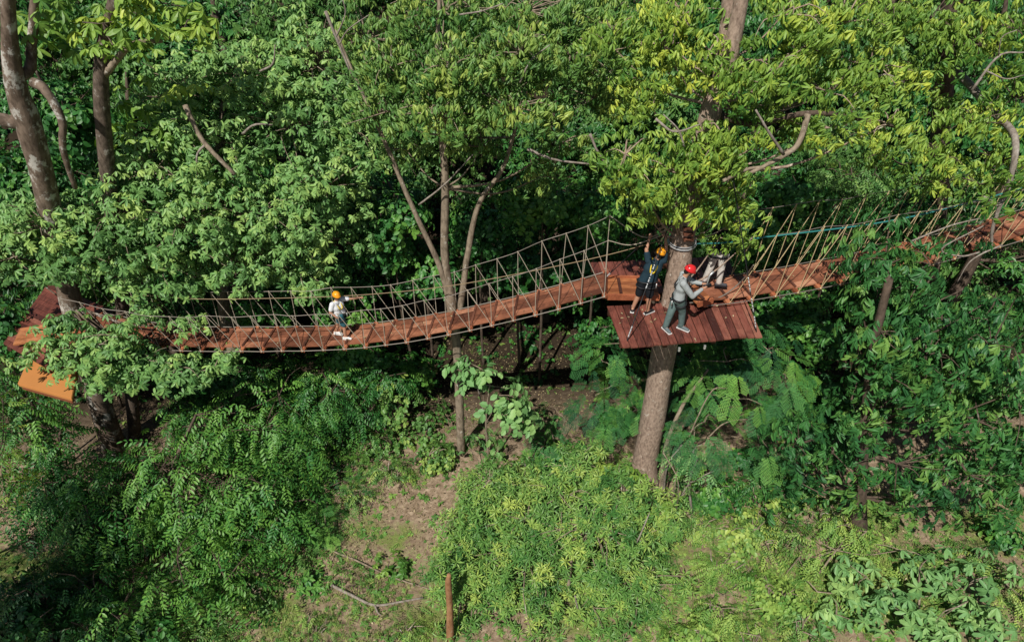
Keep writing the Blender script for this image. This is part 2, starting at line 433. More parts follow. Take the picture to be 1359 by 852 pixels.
def fill_lobe(LV, TW, c, r, kind, L, dens, tint, sd, root=None, up=.9, cut=-.55, sub=2.3, per=9, twig=.012, inner=.45):
    """one lobe of a crown: leaf clusters through an ellipsoid's shell, in uneven sprays"""
    r = np.array(r, float)
    area = 4*math.pi*((r[0]*r[1])**1.6/3+(r[0]*r[2])**1.6/3+(r[1]*r[2])**1.6/3)**(1/1.6)*.78
    n = max(6, int(dens*area/(SPAN[kind]*L)**2*1.25))
    K = max(2, n//per)
    d = rng.normal(size=(K*3, 3)); d /= np.linalg.norm(d, axis=1)[:, None]
    d = d[d[:, 2] > cut][:K]; K = len(d)
    bump = 1+.16*np.sin(d[:, 0]*5+c[0]*3)+.16*np.sin(d[:, 1]*6+c[1]*5+d[:, 2]*4)
    rad = (inner+(1-inner)*rng.random(K)**.6)*bump
    sc = c + d*r*rad[:, None]
    subr = L*sub*(.7+.6*rng.random(K))
    st_ = rng.normal(0, sd, K)
    if TW is not None:
        src = np.array(c if root is None else root)
        for i in range(0, K, 2):
            m = (src*.45+sc[i]*.55)+np.array([0, 0, .12*r[2]])+rng.normal(0, .08*r.mean(), 3)
            TW.tube(spline([src, m, sc[i]], 5), np.linspace(twig*1.6, twig*.5, 5), 4, .5, cap=False)
    a = rng.random((K, per))*6.283; rr = np.sqrt(rng.random((K, per)))
    ox = np.cos(a)*rr; oy = np.sin(a)*rr
    off = np.stack([ox, oy, -.45*rr**2+rng.normal(0, .22, (K, per))], 2)*subr[:, None, None]
    pos = (sc[:, None, :]+off).reshape(-1, 3)
    outw = (d/r*r.mean())[:, None, :]+np.zeros((K, per, 1))
    nr = outw*.55 + np.stack([ox*.55, oy*.55, np.zeros_like(ox)], 2) + np.array([0, 0, up]) + rng.normal(0, .22, (K, per, 3))
    nr = nr.reshape(-1, 3)
    size = L*(.75+.5*rng.random(len(pos)))
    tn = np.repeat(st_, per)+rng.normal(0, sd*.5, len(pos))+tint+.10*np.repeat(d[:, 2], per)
    fwd = None
    if kind in DIRECTED:
        fwd = (outw*np.array([1, 1, .3])+np.stack([ox, oy, -.25+0*ox], 2)*1.2+rng.normal(0, .35, (K, per, 3))).reshape(-1, 3)
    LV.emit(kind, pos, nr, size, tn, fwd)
    return sc

def limb(pts, r0, r1, n=None, sides=8, wob=.03, rough=.12):
    pts = np.array(pts, float); n = n or max(6, len(pts)*4)
    p = spline(pts, n); p[1:-1] += rng.normal(0, wob*r0*3, (n-2, 3))*.4
    mb = MB(); mb.tube(p, np.linspace(r0, r1, n)**1.0, sides, .5, rough); return mb
def taper(pts_r, n=28, sides=12, rough=.08):
    a = spline(np.array(pts_r, float), n); mb = MB(); mb.tube(a[:, :3], np.abs(a[:, 3]), sides, .5, rough); return mb

def tree(name, label, trunk, lobes, leaf, mat, bark, L=.18, dens=1.2, tint=.45, sd=.14, limbs=(), group=None, cat='tree', twig=None, autolimb=True, **kw):
    """trunk: rows (x,y,z,r) in metres; lobes: (px,py,y,rx,ry[,depth r, tint shift])"""
    trunk = np.array(trunk, float)
    root = thing(name, label, cat, trunk[0][:3], group)
    tr = taper(trunk).build('trunk', bark, root, True)
    LV, TW = Leaves(), MB()
    for lb in lobes:
        px, py, y, rx, ry = lb[:5]
        c = P(px, py, y); k = dep(c)/F
        rx_, rz_ = rx*k, ry*k/.86
        rd = lb[5]*S if len(lb) > 5 and lb[5] else (rx_+rz_)*.5
        dt = lb[6] if len(lb) > 6 else 0
        if autolimb:
            j = int(np.argmin(np.linalg.norm(trunk[:, :3]-(c-np.array([0, 0, 1.0])), axis=1))); a = trunk[j]
            m = a[:3]*.5+c*.5+np.array([0, 0, -.12*np.linalg.norm(c-a[:3])])
            ln = np.linalg.norm(c-a[:3]); r_ok = ln < 4.6
            r0 = min(a[3]*.45, .012+.010*ln)
            if r_ok: limb([a[:3], m, c], max(r0, .015), .01, 9, 6).build('limb', bark, root, True)
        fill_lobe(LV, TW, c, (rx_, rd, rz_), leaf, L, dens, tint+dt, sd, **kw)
    for lm in limbs:
        pts, r0, r1 = lm[:3]; limb(pts, r0, r1).build('limb', lm[3] if len(lm) > 3 else bark, root, True)
    link('crown', LV.mesh('crown', mat, TW, twig or bark), root)
    return root
def up_from(p, h0=None):      # ground point under p
    return np.array([p[0], p[1], float(g(p[0], p[1]))-.1])

# ------------------------------------------------------------------ ground
def build_ground():
    nx, ny = 150, 150
    xs = np.linspace(-70, 70, nx)*S; ys = np.concatenate([np.linspace(-6, 20, 90), np.linspace(20.6, 110, 60)])*S
    X, Y = np.meshgrid(xs, ys); Zz = g(X, Y)
    v = np.stack([X, Y, Zz], 2).reshape(-1, 3)
    i = np.arange(nx-1)[None, :]+np.arange(ny-1)[:, None]*nx
    q = np.stack([i, i+1, i+1+nx, i+nx], 2).reshape(-1, 4)
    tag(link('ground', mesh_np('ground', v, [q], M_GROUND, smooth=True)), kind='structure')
build_ground()

# ------------------------------------------------------------------ bridges
def bridge(name, label, center, n, width, rail_h, lean, rope, first=0, rails=True, lean_y=0.0, beam_side=-1):
    """center: rows of world points along the deck; n stations"""
    cen = spline(center, 400)
    seg = np.concatenate([[0], np.cumsum(np.linalg.norm(np.diff(cen, axis=0), axis=1))])
    st_ = np.stack([np.interp(np.linspace(0, seg[-1], n), seg, cen[:, k]) for k in range(3)], 1)
    root = thing(name, label, 'bridge', st_[0])
    tn = np.gradient(st_, axis=0); lat = np.stack([-tn[:, 1], tn[:, 0], 0*tn[:, 0]], 1); lat /= np.linalg.norm(lat, axis=1)[:, None]
    st_[1:-1] += rng.normal(0, .006, (n-2, 3))
    up = np.array([0, 0, 1.])
    deck = MB(); nb = 4
    for i in range(n-1):
        for b in range(nb):
            w0 = -width/2+width*b/nb+.008; w1 = w0+width/nb-.014
            j0, j1 = rng.normal(0, .008), rng.normal(0, .008)
            a0 = st_[i]+lat[i]*(w0+j0); a1 = st_[i]+lat[i]*(w1+j0); b0 = st_[i+1]+lat[i+1]*(w0+j1); b1 = st_[i+1]+lat[i+1]*(w1+j1)
            d = (st_[i+1]-st_[i]); d = d/np.linalg.norm(d)*.012
            zz = up*rng.normal(0, .004); th = up*.035
            deck.hexa([a0+d-th, b0-d-th, b1-d-th, a1+d-th], [a0+d+zz, b0-d+zz, b1-d+zz, a1+d+zz], float(np.clip(rng.normal(.5, .22), 0, 1)))
    deck.build('deck', W_BRIDGE, root)
    hw = width/2
    for i in range(n):
        mb = MB(); mb.bar(st_[i]-lat[i]*(hw-.01)+up*.022, st_[i]+lat[i]*(hw-.01)+up*.022, .055, .03, tint=U(.2, .8)); mb.build('batten', W_BATTEN, root)
        mb = MB(); mb.bar(st_[i]-lat[i]*(hw+.13)-up*.075, st_[i]+lat[i]*(hw+.13)-up*.075, .11, .075, tint=U(.2, .9)); mb.build('crossbeam', W_BEAM, root)
    tops = {}
    for sgn in (-1, 1):
        tp = []
        for i in range(n):
            h = rail_h(i/(n-1), sgn)
            ln = lean(i/(n-1))
            d = tn[i]/np.linalg.norm(tn[i])
            tp.append(st_[i]+lat[i]*sgn*(hw+.16+rng.normal(0, .02))+up*(h+rng.normal(0, .018))+d*(ln+rng.normal(0, .03)))
        tp = np.array(tp); tops[sgn] = tp
        mb = MB(); mb.tube(spline(tp[first:], n*3), .009, 5); mb.build('handrail_rope', M_WIRE, root)
        ed = st_+lat*sgn*(hw+.14)-up*.06
        mb = MB(); mb.tube(spline(ed, n*2), .013, 5); mb.build('edge_cable', M_WIRE, root)
        dirn = 1 if lean(.5) == 0 else -1
        for i in range(first, n):
            mb = MB(); mb.tube([tp[i], (tp[i]+ed[i])/2+rng.normal(0, .012, 3), ed[i]], .0085, 5)
            j = i+dirn
            if max(0, first-1) <= j < n: mb.tube([tp[i], ed[j]+np.array([0, 0, .01])], .0085, 5)
            mb.ball(tp[i], .018); mb.ball(ed[i], .026)
            mb.build('hanger_rope', rope, root)
    return root, st_, lat, tops
def yl(px): return 13.35+(11.95-13.35)*(px-110)/(805-110)
cl = [(118, 428), (215, 444.5), (320, 447), (450, 445), (540, 436), (620, 421), (700, 402), (760, 386), (803, 374)]
bl, stl, latl, topl = bridge('rope_bridge', 'longer sagging red plank rope bridge with cream zigzag ropes and the child walking on it',
    [P(a, b, yl(a)) for a, b in cl], 26, .86, lambda u, s: 1.13+.35*max(0, u-.72)/.28+.12*max(0, .2-u)/.2, lambda u: 0.0, M_ROPE)
def yr(px): return 11.85+(13.3-11.85)*(px-925)/(1359-925)
cr = [(925, 386), (985, 379), (1050, 368), (1120, 355), (1200, 338), (1280, 318), (1359, 295), (1450, 268)]
br, str_, latr, topr = bridge('rope_bridge', 'shorter red plank rope bridge with tall tan slanting ropes climbing into dark foliage',
    [P(a, b, yr(a)) for a, b in cr], 19, .86, lambda u, s: 1.78-.35*u, lambda u: .17, M_ROPE2, 2)

# ------------------------------------------------------------------ centre platform
ZP = 5.2
trunk_mid = P(897, 385, 11.62)
plat = thing('tree_platform', 'square dark red board platform around the thick grey trunk with three people on it', 'platform', Z(905, 400, ZP))
def quad_boards(mb, A, B, Cc, D, n, gap=.02, th=.035, skip=None, cuts=(0, 1)):
    """boards run from edge A-B to edge D-C; A,B near edge; n boards across"""
    for i in range(n):
        u0, u1 = i/n, (i+1)/n
        v0, v1 = cuts
        a = A+(B-A)*u0; b = A+(B-A)*u1; d = D+(Cc-D)*u0; c = D+(Cc-D)*u1
        a2, b2 = a+(d-a)*v0, b+(c-b)*v0; d2, c2 = a+(d-a)*v1, b+(c-b)*v1
        e = (b-a)/np.linalg.norm(b-a)*gap/2
        k = np.array([0, 0, th]); zz = np.array([0, 0, rng.normal(0, .003)])
        jit = (d2-a2)/np.linalg.norm(d2-a2)*rng.normal(0, .012)
        a2, b2 = a2+e+jit, b2-e+jit; d2, c2 = d2+e, c2-e
        mb.hexa([a2-k, b2-k, c2-k, d2-k], [a2+zz, b2+zz, c2+zz, d2+zz], float(np.clip(rng.normal(.5, .17), 0, 1)))
pA, pB, pC, pD = Z(826, 461, ZP), Z(1012, 446, ZP), Z(966, 340, ZP), Z(783, 348.5, ZP)
mb = MB(); quad_boards(mb, pA, pB, pC, pD, 18, cuts=(0, .44)); mb.build('front_decking', W_RED, plat)
mb = MB()
quad_boards(mb, pA, pA+(pB-pA)*8/18, pD+(pC-pD)*8/18, pD, 8, cuts=(.56, 1)); quad_boards(mb, pA+(pB-pA)*11/18, pB, pC, pD+(pC-pD)*11/18, 7, cuts=(.56, 1))
mb.build('rear_decking', W_RED, plat)
dz = np.array([0, 0, 1.])
for v in (.06, .40, .60, .95):
    mb = MB(); a = pA+(pD-pA)*v-dz*.10; b = pB+(pC-pB)*v-dz*.10; mb.bar(a, b, .08, .12, tint=.3); mb.build('joist', W_BATTEN, plat)
for u in (.33, .68):
    mb = MB(); a0 = pA+(pB-pA)*u; b0 = pD+(pC-pD)*u; a = a0+(b0-a0)*.07-dz*.24; b = b0-dz*.24; mb.bar(a, b, .1, .15, tint=.3); mb.build('beam', W_BATTEN, plat)
for px, py in ((902, 462), (936, 459)):
    mb = MB(); c = Z(px, py-2, ZP)-dz*.06; mb.bar(c-dz*.06, c+dz*.03, .045, .04, up=(0, 1, 0)); mb.ball(c-dz*.06, .025); mb.build('bracket', M_STEEL, plat)
# raised walkway across the platform, left and right of the trunk
def walk(pxs, z, n, w, name, endcut=0.0, battens=()):
    a, b = pxs
    A = Z(a[0], a[1], z); B = Z(b[0], b[1], z)
    t = (B-A)/np.linalg.norm(B-A); l = np.array([-t[1], t[0], 0])
    mb = MB()
    for k in range(n):
        w0 = -w/2+w*k/n+.006; w1 = w0+w/n-.012; th = dz*.05
        e0 = t*endcut*(k/n)
        mb.hexa([A+l*w0+e0-th, B+l*w0-th, B+l*w1-th, A+l*w1+e0-th], [A+l*w0+e0, B+l*w0, B+l*w1, A+l*w1+e0], float(np.clip(rng.normal(.5, .2), 0, 1)))
    o = mb.build(name, W_WALK, plat)
    for f in battens:
        c = A+(B-A)*f+dz*.018; m2 = MB(); m2.bar(c-l*w*.44, c+l*w*.44, .07, .035, tint=.3); m2.build('batten', W_BATTEN, o)
    for s in (-1, 1):
        m2 = MB(); m2.bar(A+l*s*(w/2+.03)-dz*.03+t*(.01), B+l*s*(w/2+.03)-dz*.03, .055, .15, tint=.6); m2.build('edge_board', W_BEAM, o)
    return o
walk(((803, 380), (872, 381)), 5.42, 5, .78, 'walkway', 0, (.28, .66))
walk(((912, 390), (932, 385)), 5.44, 5, .82, 'walkway', .25, (.5,))
def cable(pts, r, mat, name, parent, n=None, sag=0):
    p = spline(pts, n or max(8, 6*len(pts)))
    if sag: p[:, 2] -= sag*4*(np.linspace(0, 1, len(p))*(1-np.linspace(0, 1, len(p))))
    mb = MB(); mb.tube(p, r, 6); return mb.build(name, mat, parent)
def stay(a, b, marks, name):
    a, b = np.array(a), np.array(b)
    o = cable([a, b], .012, M_BLACK, name, plat)
    for k, (f0, f1) in enumerate(marks):
        m2 = MB()
        for t in np.linspace(f0, f1, 5)[:-1]:
            dd = (b-a)*(f1-f0)/5
            m2.tube([a+(b-a)*t, a+(b-a)*t+dd*.55], .016, 6); m2.ball(a+(b-a)*t+dd*.8, .019)
        m2.build('turnbuckle', M_STEEL, o)
tree_y = 11.62
stay(Z(832, 452, ZP+.03), P(893, 285, tree_y-.1), ((.03, .12), (.42, .62)), 'stay_cable')
stay(Z(1004, 440, ZP+.03), P(958, 140, tree_y-.2), ((.02, .08), (.10, .17), (.2, .27)), 'stay_cable')
stay(Z(800, 372, ZP+.2), P(893, 285, tree_y-.1), ((.05, .12),), 'stay_cable')
cable([Z(915, 402, ZP+.12), Z(940, 399, ZP+.12), Z(962, 391, ZP+.2), Z(985, 372, ZP+.5), P(1000, 352, 11.4)], .016, M_WIRE, 'slack_cable', plat)
# lifelines fixed to the trunk (things of their own)
sl = P(905, 322, tree_y)
def ring(c, r, tube, n=24):
    a = np.linspace(0, 2*math.pi, n+1); return np.stack([c[0]+r*np.cos(a), c[1]+r*np.sin(a), c[2]+.03*np.sin(a)], 1)
mb = MB(); mb.tube(ring(sl, .315, .03), .02, 8); mb.tube(ring(sl+dz*.06, .31, .03), .012, 6)
tag(mb.build('cable_sling', M_STEEL), 'pale steel cable sling wrapped round the thick trunk above the helmets', 'sling')
ll = thing('lifeline', 'teal safety line running from the trunk sling along the shorter bridge', 'safety line', sl+np.array([.3, -.1, 0]))
cable([sl+np.array([.33, -.05, 0]), P(965, 322, 11.75), P(1015, 315, 11.95), P(1160, 297, 12.5), P(1260, 276, 12.9), P(1400, 238, 13.5)], .02, M_TEAL, 'line', ll)
l2 = thing('lifeline', 'thin tan safety line strung above the longer bridge and the child', 'safety line', P(860, 322, 11.7))
cable([P(893, 315, tree_y), P(800, 340, 12.0), P(700, 361, 12.25), P(600, 379, 12.45), P(500, 390, 12.6), P(400, 395, 12.8), P(270, 397, 13.0), P(190, 392, 13.1)], .010, plain('rope_brown', (.30, .22, .13), .85, .3, 60), 'line', l2)
l3 = MB(); l3.tube(spline([topl[1][-1], P(855, 315, 11.8), P(893, 300, tree_y)], 12), .012, 5); l3.build('end_rope', M_ROPE, bl)
l3 = MB(); l3.tube(spline([topl[-1][-1], P(840, 325, 11.6), P(890, 308, tree_y)], 12), .012, 5); l3.build('end_rope', M_ROPE, bl)
for i in range(3):
    c = P(913, 304+i*7, tree_y-.28)
    mb = MB(); mb.hexa([c+np.array(k) for k in ((-.1, -.05, -.03), (.12, -.05, -.03), (.12, .2, -.03), (-.1, .2, -.03))], [c+np.array(k) for k in ((-.1, -.05, .03), (.12, -.05, .03), (.12, .2, .03), (-.1, .2, .03))], .4+.15*i)
    tag(mb.build('wood_block', W_BATTEN), 'short dark wood block wedged on the thick trunk beside the sling', 'block', 'wood blocks stacked on the thick trunk')

# ------------------------------------------------------------------ left platform
ZL = 3.25
lp = thing('tree_platform', 'half hidden red board platform around the leaning lichen spotted trunk', 'platform', Z(80, 430, ZL))
qa, qb, qc, qd = Z(4, 456, ZL), Z(68, 492, ZL), Z(152, 412, ZL), Z(64, 376, ZL)
mb = MB(); quad_boards(mb, qb, qc, qd, qa, 15); mb.build('decking', W_RED, lp)
for f in (.08, .9):
    mb = MB(); mb.bar(qb+(qa-qb)*f-dz*.11, qc+(qd-qc)*f-dz*.11, .09, .13, tint=.3); mb.build('joist', W_BATTEN, lp)
mb = MB()
wa, wb = Z(22, 446, ZL+.14), Z(128, 429, ZL+.14); tt = (wb-wa)/np.linalg.norm(wb-wa); lt = np.array([-tt[1], tt[0], 0])
for k in range(4):
    w0 = -.4+.2*k; mb.hexa([wa+lt*w0-dz*.05, wb+lt*w0-dz*.05, wb+lt*(w0+.185)-dz*.05, wa+lt*(w0+.185)-dz*.05], [wa+lt*w0, wb+lt*w0, wb+lt*(w0+.185), wa+lt*(w0+.185)], U(.4, .9))
mb.build('walkway', W_WALK, lp)
pn = thing('orange_panel', 'smooth bright orange panel lying level at the near edge of the hidden platform', 'panel', Z(65, 505, 3.0))
cs = [Z(23, 509, 3.0), Z(95, 529, 3.0), Z(103, 490, 3.0), Z(37, 477, 3.0)]
bm = bmesh.new()
vs = [bm.verts.new(Vector(c)) for c in cs] + [bm.verts.new(Vector(c-dz*.1)) for c in cs]
bm.faces.new(vs[:4]); bm.faces.new(vs[:3:-1])
for k in range(4): bm.faces.new([vs[k], vs[4+k], vs[4+(k+1) % 4], vs[(k+1) % 4]])
bmesh.ops.recalc_face_normals(bm, faces=bm.faces); bmesh.ops.bevel(bm, geom=bm.edges[:], offset=.012, segments=2, affect='EDGES')
me = bpy.data.meshes.new('panel_top'); bm.to_mesh(me); bm.free(); me.materials.append(M_ORANGE); link('panel_top', me, pn)
mb = MB(); k_ = [c-dz*.105 for c in cs]; m_ = sum(k_)/4; k2 = [m_+(c-m_)*.93 for c in k_]
mb.hexa([c-dz*.12 for c in k2], k2, .4); mb.build('panel_base', M_PANEDGE, pn)
mb = MB(); mb.ball(Z(66, 482, 3.1), .05); mb.bar(Z(66, 482, 3.02), Z(66, 478, 3.12), .05, .03); mb.build('fixing', M_STEEL, pn)

exec_people = True
# ------------------------------------------------------------------ people
def capsules(segs):
    bm = bmesh.new()
    for a, ra, b, rb in segs:
        a, b = Vector(a), Vector(b)
        for c, r in ((a, ra), (b, rb)):
            bmesh.ops.create_icosphere(bm, subdivisions=2, radius=r, matrix=Matrix.Translation(c))
        d = b-a
        if d.length > 1e-4:
            M = Matrix.Translation((a+b)/2) @ d.to_track_quat('Z', 'Y').to_matrix().to_4x4()
            bmesh.ops.create_cone(bm, cap_ends=True, segments=14, radius1=ra, radius2=rb, depth=d.length, matrix=M)
    return bm
def fused(name, segs, mat, parent, vox=.012, smooth=4, ell=()):
    """one continuous surface through tapered limbs"""
    bm = capsules(segs)
    for c, r, M in ell:
        bmesh.ops.create_icosphere(bm, subdivisions=3, radius=1, matrix=Matrix.Translation(Vector(c)) @ M.to_4x4() @ Matrix.Diagonal((*r, 1)))
    me = bpy.data.meshes.new(name+'_raw'); bm.to_mesh(me); bm.free()
    o = bpy.data.objects.new('tmp', me); C.objects.link(o)
    m = o.modifiers.new('r', 'REMESH'); m.mode = 'VOXEL'; m.voxel_size = vox
    m = o.modifiers.new('s', 'SMOOTH'); m.factor = .5; m.iterations = smooth
    dg = bpy.context.evaluated_depsgraph_get(); dg.update()
    out = bpy.data.meshes.new_from_object(o.evaluated_get(dg)); out.name = name
    bpy.data.objects.remove(o); bpy.data.meshes.remove(me)
    out.materials.clear(); out.materials.append(mat)
    out.polygons.foreach_set('use_smooth', np.ones(len(out.polygons), bool))
    ob = bpy.data.objects.new(name, out); C.objects.link(ob); ob.parent = parent
    return ob
SKIN = plain('skin_tan', (.42, .22, .14), .55, .15, 12)
HAIR = plain('hair_black', (.012, .01, .009), .6)
EYE = plain('eye_dark', (.02, .015, .012), .3)
LIP = plain('lip', (.3, .11, .09), .5)
def hand(segs, w, d, curl, side, s=1.0):
    """palm and five separate fingers at wrist w, pointing along d; curl bends towards `curl`"""
    w, d, c = np.array(w), np.array(d, float), np.array(curl, float)
    d /= np.linalg.norm(d); c -= d*np.dot(c, d); c /= np.linalg.norm(c); x = np.cross(d, c)*side
    p = w+d*.085*s
    segs.append((w, .026*s, p, .03*s)); segs.append((w+x*.02*s+d*.03*s, .02*s, p+x*.024*s, .017*s)); segs.append((w-x*.02*s+d*.03*s, .02*s, p-x*.024*s, .017*s))
    for k, ln in enumerate((.070, .078, .073, .056)):
        b = p+x*(-.03+.02*k)*s; m = b+(d*.7+c*.55)*ln*.55*s; e = m+(-d*.05+c*1.0)*ln*.5*s
        segs.append((b, .0105*s, m, .0095*s)); segs.append((m, .0095*s, e, .008*s))
    b = w+d*.03*s-x*.028*s; m = b+(d*.55-x*.7+c*.3)*.045*s; e = m+(d*.7+c*.6)*.04*s
    segs.append((b, .014*s, m, .011*s)); segs.append((m, .011*s, e, .009*s))
def person(label, base, J, look, h, wear, helmet, sleeve='short'):
    """J: joints in metres from the ground point between the feet, in world axes"""
    base = np.array(base)
    root = thing('person', label, 'person', base)
    j = {k: np.array(v, float) for k, v in J.items()}
    n = lambda v: v/np.linalg.norm(v)
    sh = (j['sl']+j['sr'])/2; hp = (j['hl']+j['hr'])/2; s = h
    acr = n(j['sr']-j['sl'])
    fw = n(np.array(look, float)); headc = j['head']
    chest = hp*.35+sh*.65
    segs = []
    # trunk
    for k in (-1, 1):
        segs.append((hp+acr*.085*s*k, .105*s, hp*.55+sh*.45+acr*.06*s*k, .098*s))
        segs.append((hp*.55+sh*.45+acr*.06*s*k, .098*s, chest+acr*.085*s*k, .112*s))
        segs.append((chest+acr*.085*s*k, .112*s, sh+acr*.1*s*k-(sh-hp)*.06, .075*s))
    neck = sh+(headc-sh)*.38
    segs.append((sh, .075*s, neck, .058*s)); segs.append((neck, .056*s, headc-(headc-neck)*.2, .056*s))
    for a in 'lr':
        segs.append((j['s'+a], .062*s, j['e'+a], .044*s)); segs.append((j['e'+a], .043*s, j['w'+a], .028*s))
        segs.append((j['h'+a], .098*s, j['k'+a], .060*s)); segs.append((j['k'+a], .058*s, j['k'+a]*.6+j['a'+a]*.4, .056*s)); segs.append((j['k'+a]*.6+j['a'+a]*.4, .056*s, j['a'+a], .038*s))
        t = j['t'+a]; segs.append((j['a'+a], .038*s, t, .033*s)); segs.append((j['a'+a]-n(t-j['a'+a])*.04*s-np.array([0, 0, .02]), .034*s, t, .03*s))
        hand(segs, j['w'+a], j['w'+a]-j['e'+a], j.get('c'+a, np.array([0, .5, -1.])), 1 if a == 'l' else -1, s)
    # head with jaw, nose, ears
    upv = n(headc-neck); upv = n(upv-fw*np.dot(upv, fw)); sd_ = np.cross(fw, upv)
    R = Matrix((sd_, fw, upv)).transposed()
    ell = [(headc, (.074*s, .094*s, .105*s), R)]
    segs.append((headc-upv*.03*s+fw*.03*s, .062*s, headc-upv*.085*s+fw*.058*s, .034*s))
    segs.append((headc+fw*.09*s-upv*.0*s, .010*s, headc+fw*.108*s-upv*.03*s, .016*s))
    for k in (-1, 1): segs.append((headc+sd_*.074*s*k-fw*.005*s, .014*s, headc+sd_*.078*s*k-upv*.035*s, .012*s))
    fused('body', segs, SKIN, root, .0085, 3, ell)
    for k in (-1, 1):
        mb = MB(); mb.ball(headc+fw*.082*s+sd_*.03*s*k+upv*.008*s, .012*s); o = mb.build('eye', EYE, None, True); o.parent = root
    mb = MB(); mb.tube([headc+fw*.086*s-sd_*.022*s-upv*.06*s, headc+fw*.096*s-upv*.06*s, headc+fw*.086*s+sd_*.022*s-upv*.06*s], .007*s, 6); o = mb.build('mouth', LIP, None, True); o.parent = root
    # hair under the helmet
    fused('hair', [(headc+upv*.02*s-fw*.03*s, .086*s, headc-upv*.05*s-fw*.045*s, .062*s)], HAIR, root, .012, 3)
    # clothes
    top = []
    for k in (-1, 1):
        top.append((hp+acr*.085*s*k+(sh-hp)*.02, .128*s, hp*.55+sh*.45+acr*.065*s*k, .118*s))
        top.append((hp*.55+sh*.45+acr*.065*s*k, .118*s, chest+acr*.088*s*k, .128*s))
        top.append((chest+acr*.088*s*k, .128*s, sh+acr*.1*s*k-(sh-hp)*.05, .088*s))
    top.append((sh-(sh-hp)*.04, .088*s, sh+(neck-sh)*.55, .068*s))
    for a in 'lr':
        if sleeve == 'short':
            e = j['s'+a]*.35+j['e'+a]*.65; top.append((j['s'+a], .080*s, e, .072*s))
        else:
            e = j['e'+a]*.12+j['w'+a]*.88; top.append((j['s'+a], .080*s, j['e'+a], .063*s)); top.append((j['e'+a], .062*s, e, .043*s))
    fused('shirt', top, wear['shirt'], root, .012, 3)
    bot = []
    for k in (-1, 1): bot.append((hp+acr*.075*s*k+(sh-hp)*.12, .118*s, hp+acr*.085*s*k, .125*s))
    for a in 'lr':
        if wear['legs'] == 'short':
            e = j['h'+a]*.12+j['k'+a]*.88; bot.append((j['h'+a], .118*s, e, .095*s))
        else:
            bot.append((j['h'+a], .118*s, j['k'+a], .084*s)); bot.append((j['k'+a], .084*s, j['a'+a]*.94+j['k'+a]*.06, .068*s))
    fused('shorts' if wear['legs'] == 'short' else 'trousers', bot, wear['bottom'], root, .012, 3)
    for a in 'lr':
        t = j['t'+a]; an = j['a'+a]; d = n((t-an)*np.array([1, 1, 0])); hz = np.array([an[0], an[1], t[2]])
        so = root
        sh_ = fused('shoe', [(hz-d*.045*s+np.array([0, 0, .012]), .047*s, t+d*.03*s, .041*s), (an-np.array([0, 0, .02]), .05*s, t, .042*s)], wear['shoe'], root, .01, 3)
        sole = MB(); sole.bar(hz-d*.09*s-dz*.028, t+d*.075*s-dz*.028, .09*s, .022); q = sole.build('sole', wear['sole'], None); q.parent = sh_
    # harness
    hm = MB()
    wa_ = hp+(sh-hp)*.06
    a = np.linspace(0, 6.2832, 25); f2 = n(np.cross(acr, np.array([0, 0, 1.])))
    def loop(c, ax, ay, rx, ry, r=.018): hm.tube([c+ax*math.cos(t)*rx+ay*math.sin(t)*ry for t in a], r, 6)
    loop(wa_, acr, f2, .226*s, .142*s, .022)
    for al in 'lr':
        d = n(j['k'+al]-j['h'+al]); x = n(np.cross(d, f2)); y = np.cross(d, x); loop(j['h'+al]+d*.13*s, x, y, .125*s, .125*s, .018)
    o = hm.build('harness', M_BLACK, None, True); o.parent = root
    hs = MB()
    bx_ = n(np.cross(acr, n(sh-hp)))
    for sg in (-1, 1):
        for k in (-1, 1):
            o1 = sh+acr*.085*s*k+np.array([0, 0, .07*s]); hs.tube(spline([o1, chest+acr*.06*s*k+bx_*sg*.135*s, hp*.5+sh*.5+acr*.015*s*k+bx_*sg*.13*s], 8), .017*s, 6)
    o = hs.build('shoulder_strap', wear['strap'], None, True); o.parent = root
    gm = MB()
    for k in range(4): gm.tube([wa_+acr*(.2-.02*k)*s*(-1 if k % 2 else 1)-f2*.1*s*(k-1.5), wa_+acr*(.2-.02*k)*s*(-1 if k % 2 else 1)-f2*.1*s*(k-1.5)-dz*.13], .016, 5)
    o = gm.build('carabiner', M_STEEL, None, True); o.parent = root
    # helmet
    hb = bmesh.new(); bmesh.ops.create_uvsphere(hb, u_segments=28, v_segments=16, radius=1)
    hc = headc+upv*.03*s
    bmesh.ops.delete(hb, geom=[v for v in hb.verts if v.co.z < -.22], context='VERTS')
    for v in hb.verts:
        ridge = 1+.035*math.cos(v.co.x*9)*max(0, v.co.z)
        if v.co.z < -.1: ridge *= 1.05
        v.co = Vector((v.co.x*.112*ridge, v.co.y*.134*ridge+(.02 if v.co.y > .6 and v.co.z < .1 else 0), v.co.z*.118*ridge))*s
    me = bpy.data.meshes.new('helmet'); 
    bmesh.ops.solidify(hb, geom=hb.faces[:], thickness=.012)
    for f in hb.faces: f.smooth = True
    hb.to_mesh(me); hb.free(); me.materials.append(helmet)
    me.transform(Matrix.Translation(Vector(hc)) @ R.to_4x4())
    o = bpy.data.objects.new('helmet', me); C.objects.link(o); o.parent = root
    vm = MB()
    for k in (-1, 0, 1): vm.ball(hc-fw*.1*s+sd_*.05*s*k+upv*.065*s, (.014*s, .014*s, .02*s))
    q = vm.build('vent', M_BLACK, None, True); q.parent = o
    cs_ = MB()
    for k in (-1, 1): cs_.tube([hc+sd_*.1*s*k, headc+sd_*.078*s*k-upv*.07*s+fw*.02*s, headc-upv*.125*s+fw*.05*s], .007*s, 5)
    q = cs_.build('chin_strap', M_BLACK, None, True); q.parent = o
    return root
H_YEL = plain('helmet_yellow', (.82, .33, .015), .3, .08, 8, .5)
H_RED = plain('helmet_red', (.62, .025, .03), .25, .08, 8, .5)
